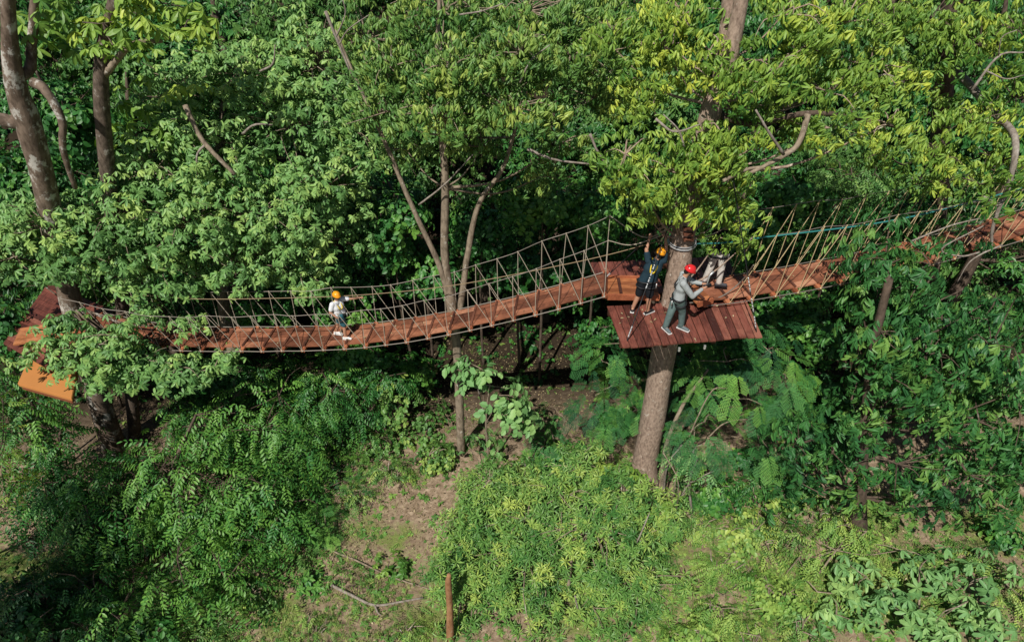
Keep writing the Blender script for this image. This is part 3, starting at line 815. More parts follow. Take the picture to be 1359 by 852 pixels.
NAVY = cloth('cloth_navy', (.014, .034, .05)); BLK = cloth('cloth_black', (.01, .012, .016)); GREY = cloth('cloth_grey', (.34, .37, .38))
SLATE = cloth('cloth_slate', (.11, .165, .16)); BEIGE = cloth('cloth_beige_grey', (.58, .54, .50)); WHITE = cloth('cloth_white', (.72, .74, .78)); TEALC = cloth('cloth_teal', (.04, .14, .18))
SHOEB = plain('shoe_black', (.015, .015, .018), .6); SHOEW = plain('shoe_white', (.75, .75, .74), .6); SOLEW = plain('sole_white', (.72, .72, .7), .7); SHOEG = plain('shoe_grey', (.06, .06, .07), .7); SHOET = plain('shoe_slate', (.12, .15, .16), .7)
YSTRAP = plain('strap_yellow', (.75, .55, .03), .6)
person('person in navy shirt and yellow helmet reaching both arms up beside the thick trunk', Z(849, 415, ZP)+dz*.003, dict(
    al=(-.17, .05, .09), tl=(-.13, .19, .045), ar=(.17, -.05, .09), tr=(.28, .02, .045), kl=(-.07, .06, .47), kr=(.17, -.02, .47),
    hl=(-.01, .05, .86), hr=(.17, .03, .86), sl=(.06, .10, 1.38), sr=(.40, .06, 1.40), head=(.30, .06, 1.60),
    el=(.0, .18, 1.62), wl=(.06, .28, 1.86), er=(.44, .14, 1.66), wr=(.40, .24, 1.92), cl=(0, 1, -.4), cr=(0, 1, -.4)),
    (.25, .9, -.15), 1.0, dict(shirt=NAVY, bottom=BLK, legs='short', shoe=SHOEB, sole=SOLEW, strap=YSTRAP), H_YEL)
person('person in red helmet and grey long sleeves working with a black tool in hand', Z(893, 437, ZP)+dz*.003, dict(
    al=(-.19, -.02, .09), tl=(-.13, -.15, .045), ar=(.18, .02, .09), tr=(.29, -.07, .045), kl=(-.12, -.01, .48), kr=(.15, .0, .47),
    hl=(.0, .10, .88), hr=(.02, -.09, .88), sl=(.07, .19, 1.38), sr=(.0, -.18, 1.37), head=(.14, .0, 1.59),
    el=(.32, .22, 1.16), wl=(.50, .08, 1.20), er=(.24, -.22, 1.06), wr=(.49, -.06, 1.16), cl=(0, -.2, -1), cr=(0, .2, -1)),
    (.9, .1, -.42), 1.0, dict(shirt=GREY, bottom=SLATE, legs='long', shoe=SHOET, sole=SOLEW, strap=M_BLACK), H_RED, 'long')
person('person in pale grey trousers on the walkway whose upper body is behind leaves', Z(944, 378, 5.46)+dz*.003, dict(
    al=(-.17, .06, .09), tl=(-.31, .0, .045), ar=(.15, -.06, .09), tr=(.29, -.08, .045), kl=(-.09, .03, .50), kr=(.15, -.03, .48),
    hl=(-.04, .06, .92), hr=(.14, .02, .92), sl=(-.05, .22, 1.36), sr=(.30, .16, 1.36), head=(.14, .20, 1.6),
    el=(-.05, .42, 1.15), wl=(.0, .55, 1.32), er=(.42, .34, 1.14), wr=(.36, .5, 1.3), cl=(0, 0, -1), cr=(0, 0, -1)),
    (.15, .9, -.2), 1.0, dict(shirt=BLK, bottom=BEIGE, legs='long', shoe=SHOEG, sole=SHOEB, strap=M_BLACK), H_YEL)
kb = Z(451, 441.5, 3.85)
ik = int(np.argmin(np.abs(stl[:, 0]-kb[0]))); kb = np.array([kb[0], stl[ik][1]-.08, np.interp(kb[0], stl[:, 0], stl[:, 2])+.006])
person('child in white shirt and yellow helmet walking on the longer bridge with an arm out', kb, dict(
    al=(-.19, .13, .10), tl=(-.07, .10, .045), ar=(.10, -.1, .09), tr=(.23, -.13, .045), kl=(-.06, .10, .43), kr=(.11, -.05, .43),
    hl=(.02, .10, .76), hr=(.05, -.07, .76), sl=(.09, .14, 1.16), sr=(-.09, -.1, 1.15), head=(.03, .0, 1.36),
    el=(.34, .2, 1.13), wl=(.56, .26, 1.12), er=(-.16, -.16, .93), wr=(-.04, -.2, .84), cl=(.3, 0, -1), cr=(1, 0, -.3)),
    (.75, -.62, -.12), .88, dict(shirt=WHITE, bottom=TEALC, legs='short', shoe=SHOEW, sole=SOLEW, strap=YSTRAP), H_YEL)
# tool in the red-helmeted person's hands
tb = Z(893, 437, ZP)
tl_ = thing('hand_tool', 'black pulley tool with a steel handle held by the red helmeted person', 'tool', tb+np.array([.6, .0, 1.2]))
mb = MB(); mb.tube([tb+np.array([.5, -.02, 1.2]), tb+np.array([.66, .02, 1.22])], .03, 8); mb.ball(tb+np.array([.64, .02, 1.2]), (.06, .03, .06)); mb.build('grip', M_BLACK, tl_, True)
mb = MB(); mb.tube([tb+np.array([.58, .0, 1.22]), tb+np.array([.62, .06, 1.42]), tb+np.array([.7, .08, 1.52])], [.016, .02, .028], 8); mb.build('handle', M_STEEL, tl_, True)

# ------------------------------------------------------------------ named trees
def V4(p, r): return [*p, r]
def gp(px, py, r, dz_=-.15): p = G(px, py); p[2] += dz_; return V4(p, r)

# left tree with leaning lichen trunk
t1 = [V4(up_from(P(172, 640, 13.5)), .40), V4(P(150, 590, 13.5), .37), V4(P(122, 500, 13.5), .31), V4(P(95, 405, 13.5), .29), V4(P(75, 320, 13.5), .27),
      V4(P(58, 240, 13.4), .26), V4(P(38, 165, 13.3), .28), V4(P(20, 110, 13.2), .22), V4(P(12, 40, 13.1), .15), V4(P(10, -60, 13), .12)]
Lb = [(60, 300, 13.6, 75, 50), (150, 300, 13.9, 80, 55), (250, 300, 14.1, 85, 60), (340, 290, 14.4, 80, 60), (430, 250, 14.8, 65, 55), (20, 340, 13.6, 45, 40),
      (110, 335, 13.7, 75, 24), (220, 350, 13.9, 85, 26), (320, 345, 14.1, 70, 28), (200, 230, 14.6, 75, 45), (290, 185, 15.2, 85, 60), (385, 170, 15.5, 80, 60),
      (330, 100, 16, 90, 50), (250, 125, 15.8, 60, 45), (435, 320, 14.6, 55, 34), (420, 90, 16.2, 70, 60), (460, 180, 15.6, 50, 50), (400, 360, 14.4, 60, 15),
      (78, 428, 12.2, 46, 11, .4), (150, 446, 12.1, 46, 18, .4), (200, 478, 12.1, 55, 18, .5), (285, 486, 12.2, 40, 13, .4), (115, 462, 12, 45, 24, .5), (165, 492, 11.9, 55, 24, .6),
      (240, 488, 12, 50, 18, .5), (26, 474, 11.6, 10, 5, .15), (305, 466, 12.4, 20, 9, .3), (140, 475, 11.9, 50, 25, .5), (178, 412, 12.9, 26, 10, .3), (250, 425, 12.8, 18, 10, .3), (60, 455, 12, 26, 14, .3)]
Lfar = [l for l in Lb if l[0] > 180 and l[1] < 400]; Lb = [l for l in Lb if not (l[0] > 180 and l[1] < 400)]
tx = up_from(P(300, 430, 15.6))
tree('palmate_leaf_tree', 'wide full crowned tree of palmate leaves rising behind the left half of the longer bridge', [V4(tx, .26), V4(P(300, 420, 15.6), .22), V4(P(295, 300, 15.4), .18), V4(P(292, 200, 15.5), .13), V4(P(300, 110, 15.8), .06)], Lfar, 'palm', L_PALM, B_MID, L=.185, dens=2.2, tint=.5, sd=.15, twig=B_MID,
     limbs=[([P(246, 140, 14.2), P(254, 158, 14.1), P(268, 185, 14.0), P(290, 210, 13.9), P(312, 232, 13.9)], .07, .05, B_MID),
            ([P(322, 178, 14.1), P(338, 166, 14.0), P(362, 166, 14.1)], .035, .02, B_TWIG), ([P(275, 190, 14.0), P(262, 205, 13.9), P(262, 232, 13.9)], .035, .02, B_TWIG), ([P(345, 95, 15), P(362, 85, 15), P(365, 60, 15)], .03, .015, B_TWIG)])
tree('palmate_leaf_tree', 'broad tree with a leaning lichen spotted trunk and palmate leaves around the hidden platform', t1, Lb, 'palm', L_PALM, B_LEFT, L=.185, dens=2.2, tint=.47, sd=.15, twig=B_MID,
     limbs=[([P(45, 110, 13.2), P(60, 120, 13), P(82, 160, 12.9), P(84, 200, 12.9), P(100, 250, 13)], .12, .06), ([P(20, 110, 13.2), P(40, 90, 13.4), P(42, 60, 13.5), P(48, -20, 13.6)], .13, .09),
            ([P(35, 165, 13.3), P(5, 160, 13.2), P(-40, 150, 13.1)], .17, .15),])
t2 = [V4(up_from(P(185, 640, 14)), .24), V4(P(178, 590, 14), .21), V4(P(172, 500, 14), .19), V4(P(155, 340, 14), .18), V4(P(140, 200, 13.9), .185), V4(P(134, 90, 13.8), .16), V4(P(150, 0, 13.8), .1)]
B_LEFT2 = bark_mat('bark_dark_spotted', (.035, .027, .02), (.15, .115, .09), (.36, .33, .29), .58, 5)
tree('palmate_leaf_tree', 'upright dark barked tree with large yellow green leaf whorls at its top', t2,
     [(50, 35, 14.1, 55, 25), (110, 30, 13.3, 50, 22, .7, .12), (150, 60, 12.9, 22, 14, .3, .2), (180, 25, 13.6, 45, 25), (245, 38, 13.3, 28, 14, .4, .22), (215, 5, 13.8, 60, 25), (90, 0, 13.9, 60, 25), (210, 130, 14.8, 55, 25, .6, .15), (185, 170, 14.8, 45, 25, .6, .1)],
     'palm', L_YEL, B_LEFT2, L=.3, dens=1.1, tint=.3, sd=.14, autolimb=False, limbs=[([P(138, 100, 13.8), P(175, 60, 13.6), P(215, 55, 13.5)], .09, .04, B_MID)])
# slim forked tree in the middle
t3b = up_from(P(612, 632, 12.75))
t3 = [V4(t3b, .16), V4(P(612, 600, 12.75), .135), V4(P(607, 470, 12.8), .125), V4(P(598, 400, 12.85), .14), V4(P(590, 340, 12.9), .105), V4(P(591, 250, 12.9), .095), V4(P(587, 180, 12.9), .08), V4(P(580, 90, 13), .055), V4(P(584, -20, 13.2), .04)]
Lb = [(515, 148, 12.6, 60, 30), (590, 150, 12.3, 70, 34), (680, 145, 12.5, 70, 38), (600, 90, 12.4, 60, 34), (520, 90, 12.6, 45, 34), (690, 70, 12.6, 55, 34), (745, 190, 13.3, 45, 28), (560, 90, 13.4, 85, 45), (660, 85, 13.5, 85, 45), (750, 80, 13.8, 65, 50),
      (485, 55, 14.2, 55, 45), (590, 15, 13.9, 90, 40), (700, 15, 14, 80, 40), (800, 35, 14.3, 60, 50), (790, 130, 13.9, 55, 45), (640, 195, 13, 50, 22), (540, 200, 13.2, 35, 20), (720, 235, 13.6, 35, 16)]
tree('forked_tree', 'slim mottled tan tree forking into three stems behind the longer bridge', t3, Lb, 'palmd', L_MIX, B_MID, L=.17, dens=2.0, tint=.52, sd=.17,
     limbs=[([P(598, 405, 12.85), P(582, 350, 12.8), P(545, 270, 12.8), P(505, 175, 12.9), P(470, 100, 13.2), P(445, 40, 13.4)], .085, .025), ([P(602, 450, 12.85), P(612, 400, 12.9), P(622, 330, 12.9), P(636, 270, 12.95), P(668, 222, 13), P(690, 150, 13.2)], .10, .04),
            ([P(556, 272, 12.8), P(590, 245, 12.6), P(628, 205, 12.6)], .025, .012, B_TWIG), ([P(432, 15, 12.4), P(448, 55, 12.4), P(470, 105, 12.4), P(492, 140, 12.5)], .035, .015, B_TWIG), ([P(450, 60, 12.4), P(462, 40, 12.3), P(490, 20, 12.3)], .018, .008, B_TWIG), ([P(446, 50, 12.4), P(458, 20, 12.3), P(455, 0, 12.3)], .018, .008, B_TWIG), ([P(610, 20, 12.6), P(640, 15, 12.5), P(668, 5, 12.6)], .02, .01, B_TWIG), ([P(690, 110, 12.2), P(705, 80, 12.2), P(730, 60, 12.3)], .022, .01, B_TWIG), ([P(700, 198, 12.2), P(735, 212, 12.2), P(782, 218, 12.3)], .035, .02, B_TWIG), ([P(783, 178, 12.3), P(795, 205, 12.3), P(815, 232, 12.4)], .032, .02, B_TWIG)])
# thick platform tree
t4 = [V4(up_from(P(852, 636, 11.65)), .56), V4(P(854, 622, 11.65), .42), V4(P(857, 605, 11.65), .36), V4(P(867, 550, 11.65), .34), V4(P(880, 470, 11.65), .32), V4(P(897, 385, 11.62), .29), V4(P(906, 318, 11.6), .27), V4(P(925, 220, 11.6), .23), V4(P(946, 140, 11.6), .22), V4(P(966, 80, 11.6), .18), V4(P(980, 20, 11.6), .14), V4(P(992, -60, 11.6), .12)]
Lb = [(890, 228, 10.9, 50, 38, .5), (945, 240, 11.5, 40, 34, .4), (850, 240, 11.0, 45, 32, .5), (965, 250, 11.5, 42, 36, .5), (895, 280, 11.15, 45, 20, .3), (856, 283, 11.2, 26, 14, .25), (980, 292, 11.6, 28, 22, .3), (950, 298, 11.65, 32, 10, .2), (996, 318, 11.6, 12, 16, .2), (955, 316, 11.75, 20, 7, .15), (830, 205, 11.2, 45, 28), (940, 205, 11, 55, 28),
      (925, 190, 11.0, 45, 30, .4), (898, 250, 10.9, 30, 26, .35), (893, 272, 11.0, 26, 14, .22), (950, 225, 11.5, 36, 26, .35), (955, 175, 11.0, 34, 20, .35), (975, 85, 11.1, 26, 20, .3), (985, 110, 11.0, 34, 26, .4), (920, 90, 11.3, 40, 34, .4), (950, 60, 11.2, 16, 30, .3), (1010, 175, 11.2, 26, 18, .3), (880, 60, 12.2, 55, 45), (855, 120, 12.2, 45, 40), (905, 20, 12, 55, 35), (1030, 95, 11.3, 50, 35), (1075, 60, 12, 55, 40), (1040, 20, 11.8, 60, 35), (1000, 140, 11.6, 40, 22), (1100, 125, 11.8, 55, 32), (1155, 90, 12.2, 55, 40), (1120, 30, 12.2, 60, 40), (1050, 160, 11.8, 35, 18, .4), (1100, 170, 11.7, 40, 16, .4), (1180, 165, 11.8, 40, 25), (810, 60, 12.6, 45, 40)]
tree('platform_tree', 'thick grey trunked tree that carries the middle platform under bright yellow green leaves', t4, Lb, 'palmd', L_YEL, B_PLAT, L=.18, dens=1.7, tint=.45, sd=.18,
     limbs=[([P(955, 110, 11.6), P(962, 60, 11.8), P(972, -30, 11.9)], .17, .13), ([P(946, 150, 11.6), P(1000, 165, 11.6), P(1075, 150, 11.5), P(1150, 160, 11.8), P(1215, 175, 12)], .085, .03, B_DARK),
            ([P(1072, 152, 11.2), P(1060, 190, 11), P(1038, 208, 10.9), P(992, 232, 10.9)], .065, .04, B_MID), ([P(1040, 205, 10.7), P(1020, 175, 10.5), P(1003, 146, 10.5)], .035, .018, B_TWIG), ([P(870, 158, 10.7), P(895, 175, 10.6), P(930, 165, 10.6)], .028, .012, B_TWIG), ([P(908, 195, 10.6), P(900, 172, 10.6), P(880, 152, 10.7)], .022, .01, B_TWIG),
            ([P(960, 240, 10.5), P(992, 225, 10.9), P(1010, 222, 10.9)], .035, .03, B_MID)])
# right upper tree
t5b = up_from(P(1240, 430, 15.6))
t5 = [V4(t5b, .3), V4(P(1242, 300, 15.6), .26), V4(P(1248, 180, 15.4), .24), V4(P(1256, 70, 15.2), .22), V4(P(1262, -40, 15), .14)]
Lb = [(1215, 110, 14.3, 50, 40), (1300, 60, 13.8, 65, 50), (1230, 30, 14.4, 70, 40), (1345, 130, 13.2, 45, 45), (1290, 170, 12.8, 60, 32, None, .1), (1240, 210, 12.5, 50, 26, None, .15), (1330, 215, 12.2, 45, 32, None, .12), (1300, 245, 12.2, 45, 18, .5, .15), (1215, 245, 12.8, 30, 14, .4), (1175, 205, 12.8, 30, 20, .4), (1350, 40, 13.4, 40, 50), (1180, 20, 14.4, 50, 40)]
tree('overhanging_tree', 'tall dark tree whose yellow green leaves hang over the far end of the shorter bridge', t5, Lb, 'palmd', L_YEL, B_DARK, L=.185, dens=1.35, tint=.36, sd=.18,
     limbs=[([P(1256, 80, 15.2), P(1320, 150, 13.2), P(1348, 190, 12), P(1330, 268, 11.9), P(1305, 262, 11.9)], .1, .04, B_TWIG), ([P(1330, 265, 11.9), P(1318, 300, 11.9), P(1315, 330, 11.9)], .05, .03, B_TWIG), ([P(1290, 120, 12.2), P(1325, 75, 12.2), P(1359, 70, 12.2)], .03, .015, B_TWIG), ([P(1325, 75, 12.2), P(1330, 50, 12.1), P(1350, 40, 12.1)], .015, .008, B_TWIG), ([P(1310, 95, 12.2), P(1335, 105, 12.1), P(1359, 100, 12.1)], .018, .008, B_TWIG), ([P(1130, 130, 12), P(1170, 100, 12), P(1200, 110, 12)], .025, .012, B_TWIG)])
# right lower drooping tree
t6b = G(1140, 700)
t6 = [V4(t6b-dz*.1, .25), V4(P(1140, 660, t6b[1]/S), .19), V4(P(1148, 560, t6b[1]/S+.1), .13), V4(P(1160, 460, t6b[1]/S+.2), .10), V4(P(1180, 370, t6b[1]/S+.3), .08)]
y6 = t6b[1]/S
Lb = [(1158, 326, 11.7, 30, 24, .4), (1195, 345, 11.7, 30, 15, .3), (1222, 312, 11.8, 24, 13, .3), (1268, 322, 11.7, 26, 10, .25), (1140, 350, 11.6, 20, 20, .3), (1180, 298, 11.9, 20, 14, .3), (1205, 368, 11.6, 40, 16, .4), (1180, 350, y6+.75, 55, 26, .6), (1165, 385, y6+.8, 45, 26, .6), (1235, 352, y6+.8, 44, 16, .4), (1235, 405, y6+.7, 75, 32), (1320, 395, y6+.8, 40, 26), (1150, 440, y6+.6, 42, 36), (1230, 470, y6+.4, 85, 46), (1315, 460, y6+.3, 55, 55), (1215, 540, y6+.1, 66, 36), (1300, 560, y6-.1, 65, 48),
      (1105, 600, y6+.1, 50, 30), (1060, 590, y6+.2, 36, 30), (1190, 615, y6-.3, 65, 28), (1285, 630, y6-.6, 75, 28), (1090, 655, y6-.2, 45, 28), (1340, 660, y6-.8, 35, 28), (1130, 530, y6+.3, 35, 30), (1350, 520, y6, 40, 60), (1180, 500, y6-.3, 34, 30), (1170, 440, y6+.1, 40, 30),  (1265, 510, y6-.1, 60, 40), (1160, 400, y6+.75, 34, 28, .4), (1158, 470, y6+.05, 28, 26, .3), (1150, 560, y6-.35, 30, 30, .3), (1230, 660, y6-.7, 40, 18)]
tree('drooping_leaf_tree', 'dense dark tree of hanging glossy leaves beneath the shorter bridge', t6, Lb, 'droop', L_LANCE, B_DARK, L=.22, dens=1.35, tint=.46, sd=.24, up=.55, cut=-.75,
     limbs=[([P(1300, 335, 11.3), P(1275, 340, 11.2), P(1250, 330, 11.2), P(1305, 300, 11.3)], .022, .012, B_TWIG), ([P(1330, 325, 11.4), P(1290, 345, 11.3), P(1270, 375, 11.3)], .02, .01, B_TWIG), ([P(1210, 320, 11.2), P(1260, 300, 11.2), P(1300, 290, 11.3)], .02, .012, B_TWIG)])
# feathery tree
t7b = G(880, 660)
Lb = [(815, 510, 12.7, 48, 36), (840, 460, 12.9, 55, 28), (965, 480, 12.5, 60, 32), (1025, 470, 12.8, 45, 32), (935, 560, 11.2, 48, 30), (1005, 575, 11.8, 50, 26), (900, 520, 12.8, 50, 30), (975, 530, 12, 55, 30, None, -.1), (1030, 500, 12.4, 40, 30), (800, 480, 12.9, 36, 28), (790, 525, 12.5, 30, 26), (840, 540, 12.4, 34, 26), (920, 500, 12.4, 40, 28), (950, 440, 13, 46, 22), (1000, 430, 13.2, 50, 22), (920, 590, 11, 34, 28), (965, 600, 11.1, 40, 26), (1050, 540, 12.2, 34, 28), (1045, 590, 11.6, 32, 26)]
tree('feathery_leaf_tree', 'light green feathery leaved tree on thin stems beneath the middle platform', [V4(t7b-dz*.1, .07), V4(P(882, 600, t7b[1]/S+.1), .06), V4(P(905, 540, 11.7), .05), V4(P(940, 490, 12.1), .03)], Lb, 'bipin', L_BLUE, B_MID, L=.33, dens=1.05, tint=.4, sd=.26, per=5, sub=1.7, inner=.25, autolimb=False,
     limbs=[([G(893, 680), P(900, 620, 10.9), P(940, 525, 11.2), P(965, 515, 11.4)], .025, .012, B_MID), ([P(940, 580, 11.2), P(965, 560, 11.3), P(1010, 555, 11.5)], .02, .01, B_MID)])
Lb = [(725, 575, 12.8, 38, 16, .5), (700, 590, 12.4, 30, 12, .5), (750, 555, 13.2, 26, 12, .4)]
b = up_from(P(735, 600, 12.6))
tree('feathery_sapling', 'small feathery leaved sapling on the shaded ground between the two pale trunks', [V4(b, .03), V4(P(735, 585, 12.6), .025), V4(P(730, 568, 12.7), .015)], Lb, 'bipin', L_BLUE, B_MID, L=.2, dens=1.0, tint=.55, sd=.15, cat='sapling')
# pale sapling against the middle trunk
b = up_from(P(650, 620, 12.2))
tree('broadleaf_sapling', 'sapling with large pale flat leaves beside the slim forked trunk', [V4(b, .04), V4(P(645, 560, 12.2), .03), V4(P(650, 510, 12.2), .02)],
     [(660, 525, 12.1, 38, 16, .5), (640, 510, 12.1, 30, 12, .4), (672, 545, 12, 24, 16, .4), (620, 590, 12.3, 24, 18, .3), (640, 490, 12.2, 22, 10, .3)], 'heart', L_PALE, B_MID, L=.24, dens=.9, tint=.55, sd=.12, cat='sapling',
     limbs=[([P(645, 560, 12.2), P(630, 500, 12.2), P(618, 478, 12.3)], .02, .012, B_TWIG)])
# centre bush
t8b = G(752, 800)
Lb = [(700, 740, 9.0, 95, 60), (640, 700, 9.5, 55, 40), (785, 700, 9.1, 80, 52), (840, 765, 8.8, 58, 50), (750, 660, 9.7, 65, 32), (620, 780, 8.6, 48, 50), (880, 690, 9.4, 30, 26), (760, 790, 8.6, 100, 50), (700, 830, 8.3, 80, 45), (602, 738, 8.7, 26, 18, .3), (584, 752, 8.2, 22, 11, .25), (612, 778, 8.1, 15, 20, .2), (625, 760, 8.4, 30, 20, .3), (850, 835, 8.3, 60, 36), (780, 850, 8.1, 90, 40), (612, 720, 9.3, 22, 24), (680, 660, 9.8, 45, 28), (885, 790, 8.7, 30, 30), (625, 830, 8.2, 34, 30), (765, 620, 10.0, 44, 20), (830, 650, 9.6, 40, 20), (650, 640, 9.9, 40, 24), (700, 690, 9.2, 60, 36)]
tree('olive_leaf_bush', 'big rounded bush of narrow olive green leaves growing on the clearing', [V4(t8b-dz*.1, .06), V4(P(755, 770, t8b[1]/S+.1), .05), V4(P(760, 730, t8b[1]/S+.2), .03)], Lb, 'whorl', L_BUSH, B_MID, L=.165, dens=1.9, tint=.42, sd=.2, cat='bush', autolimb=False, per=7, sub=1.9,
     limbs=[([P(772, 850, 8.0), P(768, 815, 7.9), P(763, 790, 7.9)], .03, .015, B_TWIG), ([P(776, 850, 7.9), P(774, 822, 7.85)], .02, .012, B_TWIG), ([P(845, 720, 8.3), P(858, 690, 8.4), P(862, 680, 8.5)], .018, .01, B_TWIG)])
b = up_from(P(822, 690, 9.9))
tree('glossy_leaf_shrub', 'bright green shrub with broad glossy leaves at the foot of the thick trunk', [V4(b, .04), V4(P(822, 670, 9.9), .03), V4(P(822, 640, 9.9), .02)],
     [(800, 632, 10.1, 40, 18, .4), (838, 650, 9.8, 45, 24, .5), (860, 675, 9.6, 36, 20, .4), (770, 622, 10.3, 28, 12, .3)], 'palm', L_YEL, B_MID, L=.24, dens=1.2, tint=.22, sd=.13, cat='shrub')
b = up_from(P(925, 670, 10.4))
tree('pale_leaf_shrub', 'loose pale green shrub on bare stems just past the thick trunk foot', [V4(b, .035), V4(P(915, 640, 10.4), .03), V4(P(925, 610, 10.5), .02)], [(920, 600, 10.6, 34, 18, .4), (935, 630, 10.3, 28, 16, .3), (900, 660, 9.9, 25, 14, .3)], 'pinn', L_PALE, B_TWIG, L=.16, dens=.8, tint=.5, cat='shrub',
     limbs=[([G(895, 690), P(900, 640, 10.1), P(880, 600, 10.4)], .022, .012, B_MID), ([G(880, 670), P(885, 620, 10.5), P(905, 590, 10.6)], .03, .02, B_TWIG)])
# stump post in the bush
pb = G(597, 850)
post = thing('tree_stump', 'tall orange brown broken stump standing at the edge of the olive bush', 'stump', pb-dz*.1)
taper([V4(pb-dz*.15, .105), V4(P(597, 810, pb[1]/S+.03), .08), V4(P(595, 775, pb[1]/S+.05), .075), V4(P(596, 762, pb[1]/S+.05), .045)], 16, 12, .14).build('trunk', B_STUMP, post, True)
# left lower pinnate trees
t9b = up_from(P(215, 760, 10.9))
Lb = [(300, 640, 10.6, 75, 48), (310, 715, 10.1, 72, 52), (265, 770, 9.7, 55, 36), (215, 620, 11.2, 70, 45), (350, 570, 12, 70, 40), (340, 650, 10.8, 50, 50), (230, 690, 10.6, 50, 45), (380, 700, 10.4, 30, 35), (275, 565, 11.9, 55, 33), (315, 525, 12.6, 65, 26), gl(250, 795, 46, 30, .7, 1.3), gl(205, 780, 46, 34, .7, 1.5), gl(300, 770, 46, 34, .7, 1.6), gl(235, 740, 50, 36, .8, 2.2), gl(165, 800, 40, 28, .6, 1.1), gl(350, 720, 36, 30, .6, 1.6), gl(395, 665, 34, 26, .6, 1.4), (330, 760, 9.4, 36, 34), (180, 740, 9.8, 50, 40), (270, 730, 9.4, 50, 40), (360, 650, 10.4, 40, 36), (240, 660, 10.2, 50, 40), (370, 525, 12.9, 55, 30)]
tree('pinnate_leaf_tree', 'dark glossy low tree with long paired leaflets below the left part of the bridge', [V4(t9b, .12), V4(P(215, 690, 10.9), .1), V4(P(230, 620, 11.2), .07), V4(P(260, 550, 11.8), .03)], Lb, 'pinn', L_DARK, B_DARK, L=.27, dens=1.9, tint=.72, sd=.18, cut=-.8, up=.6)
t9c = up_from(P(70, 700, 11.8))
Lb = [(60, 585, 12, 50, 36), (40, 610, 11.6, 55, 50), (100, 640, 11.2, 65, 40), (30, 680, 11, 45, 35), (150, 660, 11.2, 50, 40), (40, 545, 12.1, 50, 28, None, .2), (40, 560, 12.1, 40, 22, None, .2), (10, 520, 12.1, 25, 60, .5, .2)]
tree('pinnate_leaf_tree', 'shadowed low tree of paired leaflets under the orange panel', [V4(t9c, .1), V4(P(75, 640, 11.8), .08), V4(P(80, 570, 12), .04)], Lb, 'pinn', L_DARK, B_DARK, L=.25, dens=1.8, tint=.45, sd=.2, cut=-.8, up=.6)
b = up_from(P(-10, 760, 10))
tree('yellow_leaf_shrub', 'yellow leaved branch tips reaching in below the orange panel', [V4(b, .05), V4(P(-8, 680, 10), .04), V4(P(-5, 610, 10.2), .02)], [(8, 575, 10.3, 14, 22, .3), (12, 655, 9.9, 16, 16, .3), (0, 620, 10, 12, 20, .3), (4, 535, 10.6, 14, 22, .3, -.3)], 'pinn', L_YEL, B_DARK, L=.17, dens=1.0, tint=.62, sd=.12, cat='shrub')
# shrubs under the bridge at the edge of the clearing
for lab, base, lobes, kind, mat, L, dn, tn in [
    ('dark leafy shrub below the walking child', (450, 610, 13.0), [(440, 520, 13.3, 55, 36), (420, 575, 12.8, 50, 32), (480, 560, 13.2, 40, 32), (400, 620, 12, 45, 28), (510, 500, 13.8, 40, 30)], 'pinn', L_DARK, .2, 1.2, .5),
    ('leafy shrub at the foot of the dark hollow behind the forked trunk', (540, 600, 13.6), [(540, 530, 14, 40, 36), (565, 570, 13.4, 32, 22), (520, 590, 13, 34, 20), (500, 620, 12.4, 30, 16)], 'heart', L_MIX, .15, .9, .35),
    ('fern green shrub on the sunny slope left of the forked trunk', (440, 650, 11.6), [(440, 645, 11.6, 40, 16, .5), (400, 670, 11.2, 34, 16, .5), (470, 625, 12, 25, 12, .4)], 'bipin', L_BLUE, .17, .9, .55),
    ('small bright weed clump in the middle of the clearing', (405, 740, gy(405, 740, .05)), [gl(398, 734, 20, 14, .3, .25)], 'pinn', L_WEED, .17, .9, .5),
    ('round dark leaved seedling on the bare clearing', (414, 770, gy(414, 770, .05)), [gl(414, 766, 13, 8, .2, .22)], 'rose', L_DARK, .2, 1.2, .85),
    ('bright leafy seedling beside the long fallen stick', (515, 756, gy(515, 756, .05)), [gl(515, 750, 18, 9, .25, .25)], 'rose', L_YEL, .18, 1.1, .2),
    ('low leafy clump on the clearing above the pale bent branch', (455, 775, gy(455, 775, .05)), [gl(455, 770, 26, 10, .3, .2), gl(490, 780, 18, 8, .25, .2)], 'pinn', L_WEED, .14, .9, .3),
    ('dark weedy clump at the sunny foot of the pinnate leaved tree', (335, 770, gy(335, 770, .05)), [gl(335, 760, 30, 16, .3, .3), gl(365, 735, 22, 14, .3, .3), gl(300, 800, 26, 12, .3, .25)], 'pinn', L_MIX, .14, 1.0, .4)]:
    b = up_from(P(*base)); c = np.mean([P(l[0], l[1], l[2]) for l in lobes], axis=0)
    tree('shrub', lab, [V4(b, .03), V4(b*.5+c*.5, .025), V4(c, .015)], lobes, kind, mat, B_DARK, L=L, dens=dn, tint=tn, sd=.18, cat='shrub', twig=B_DARK)
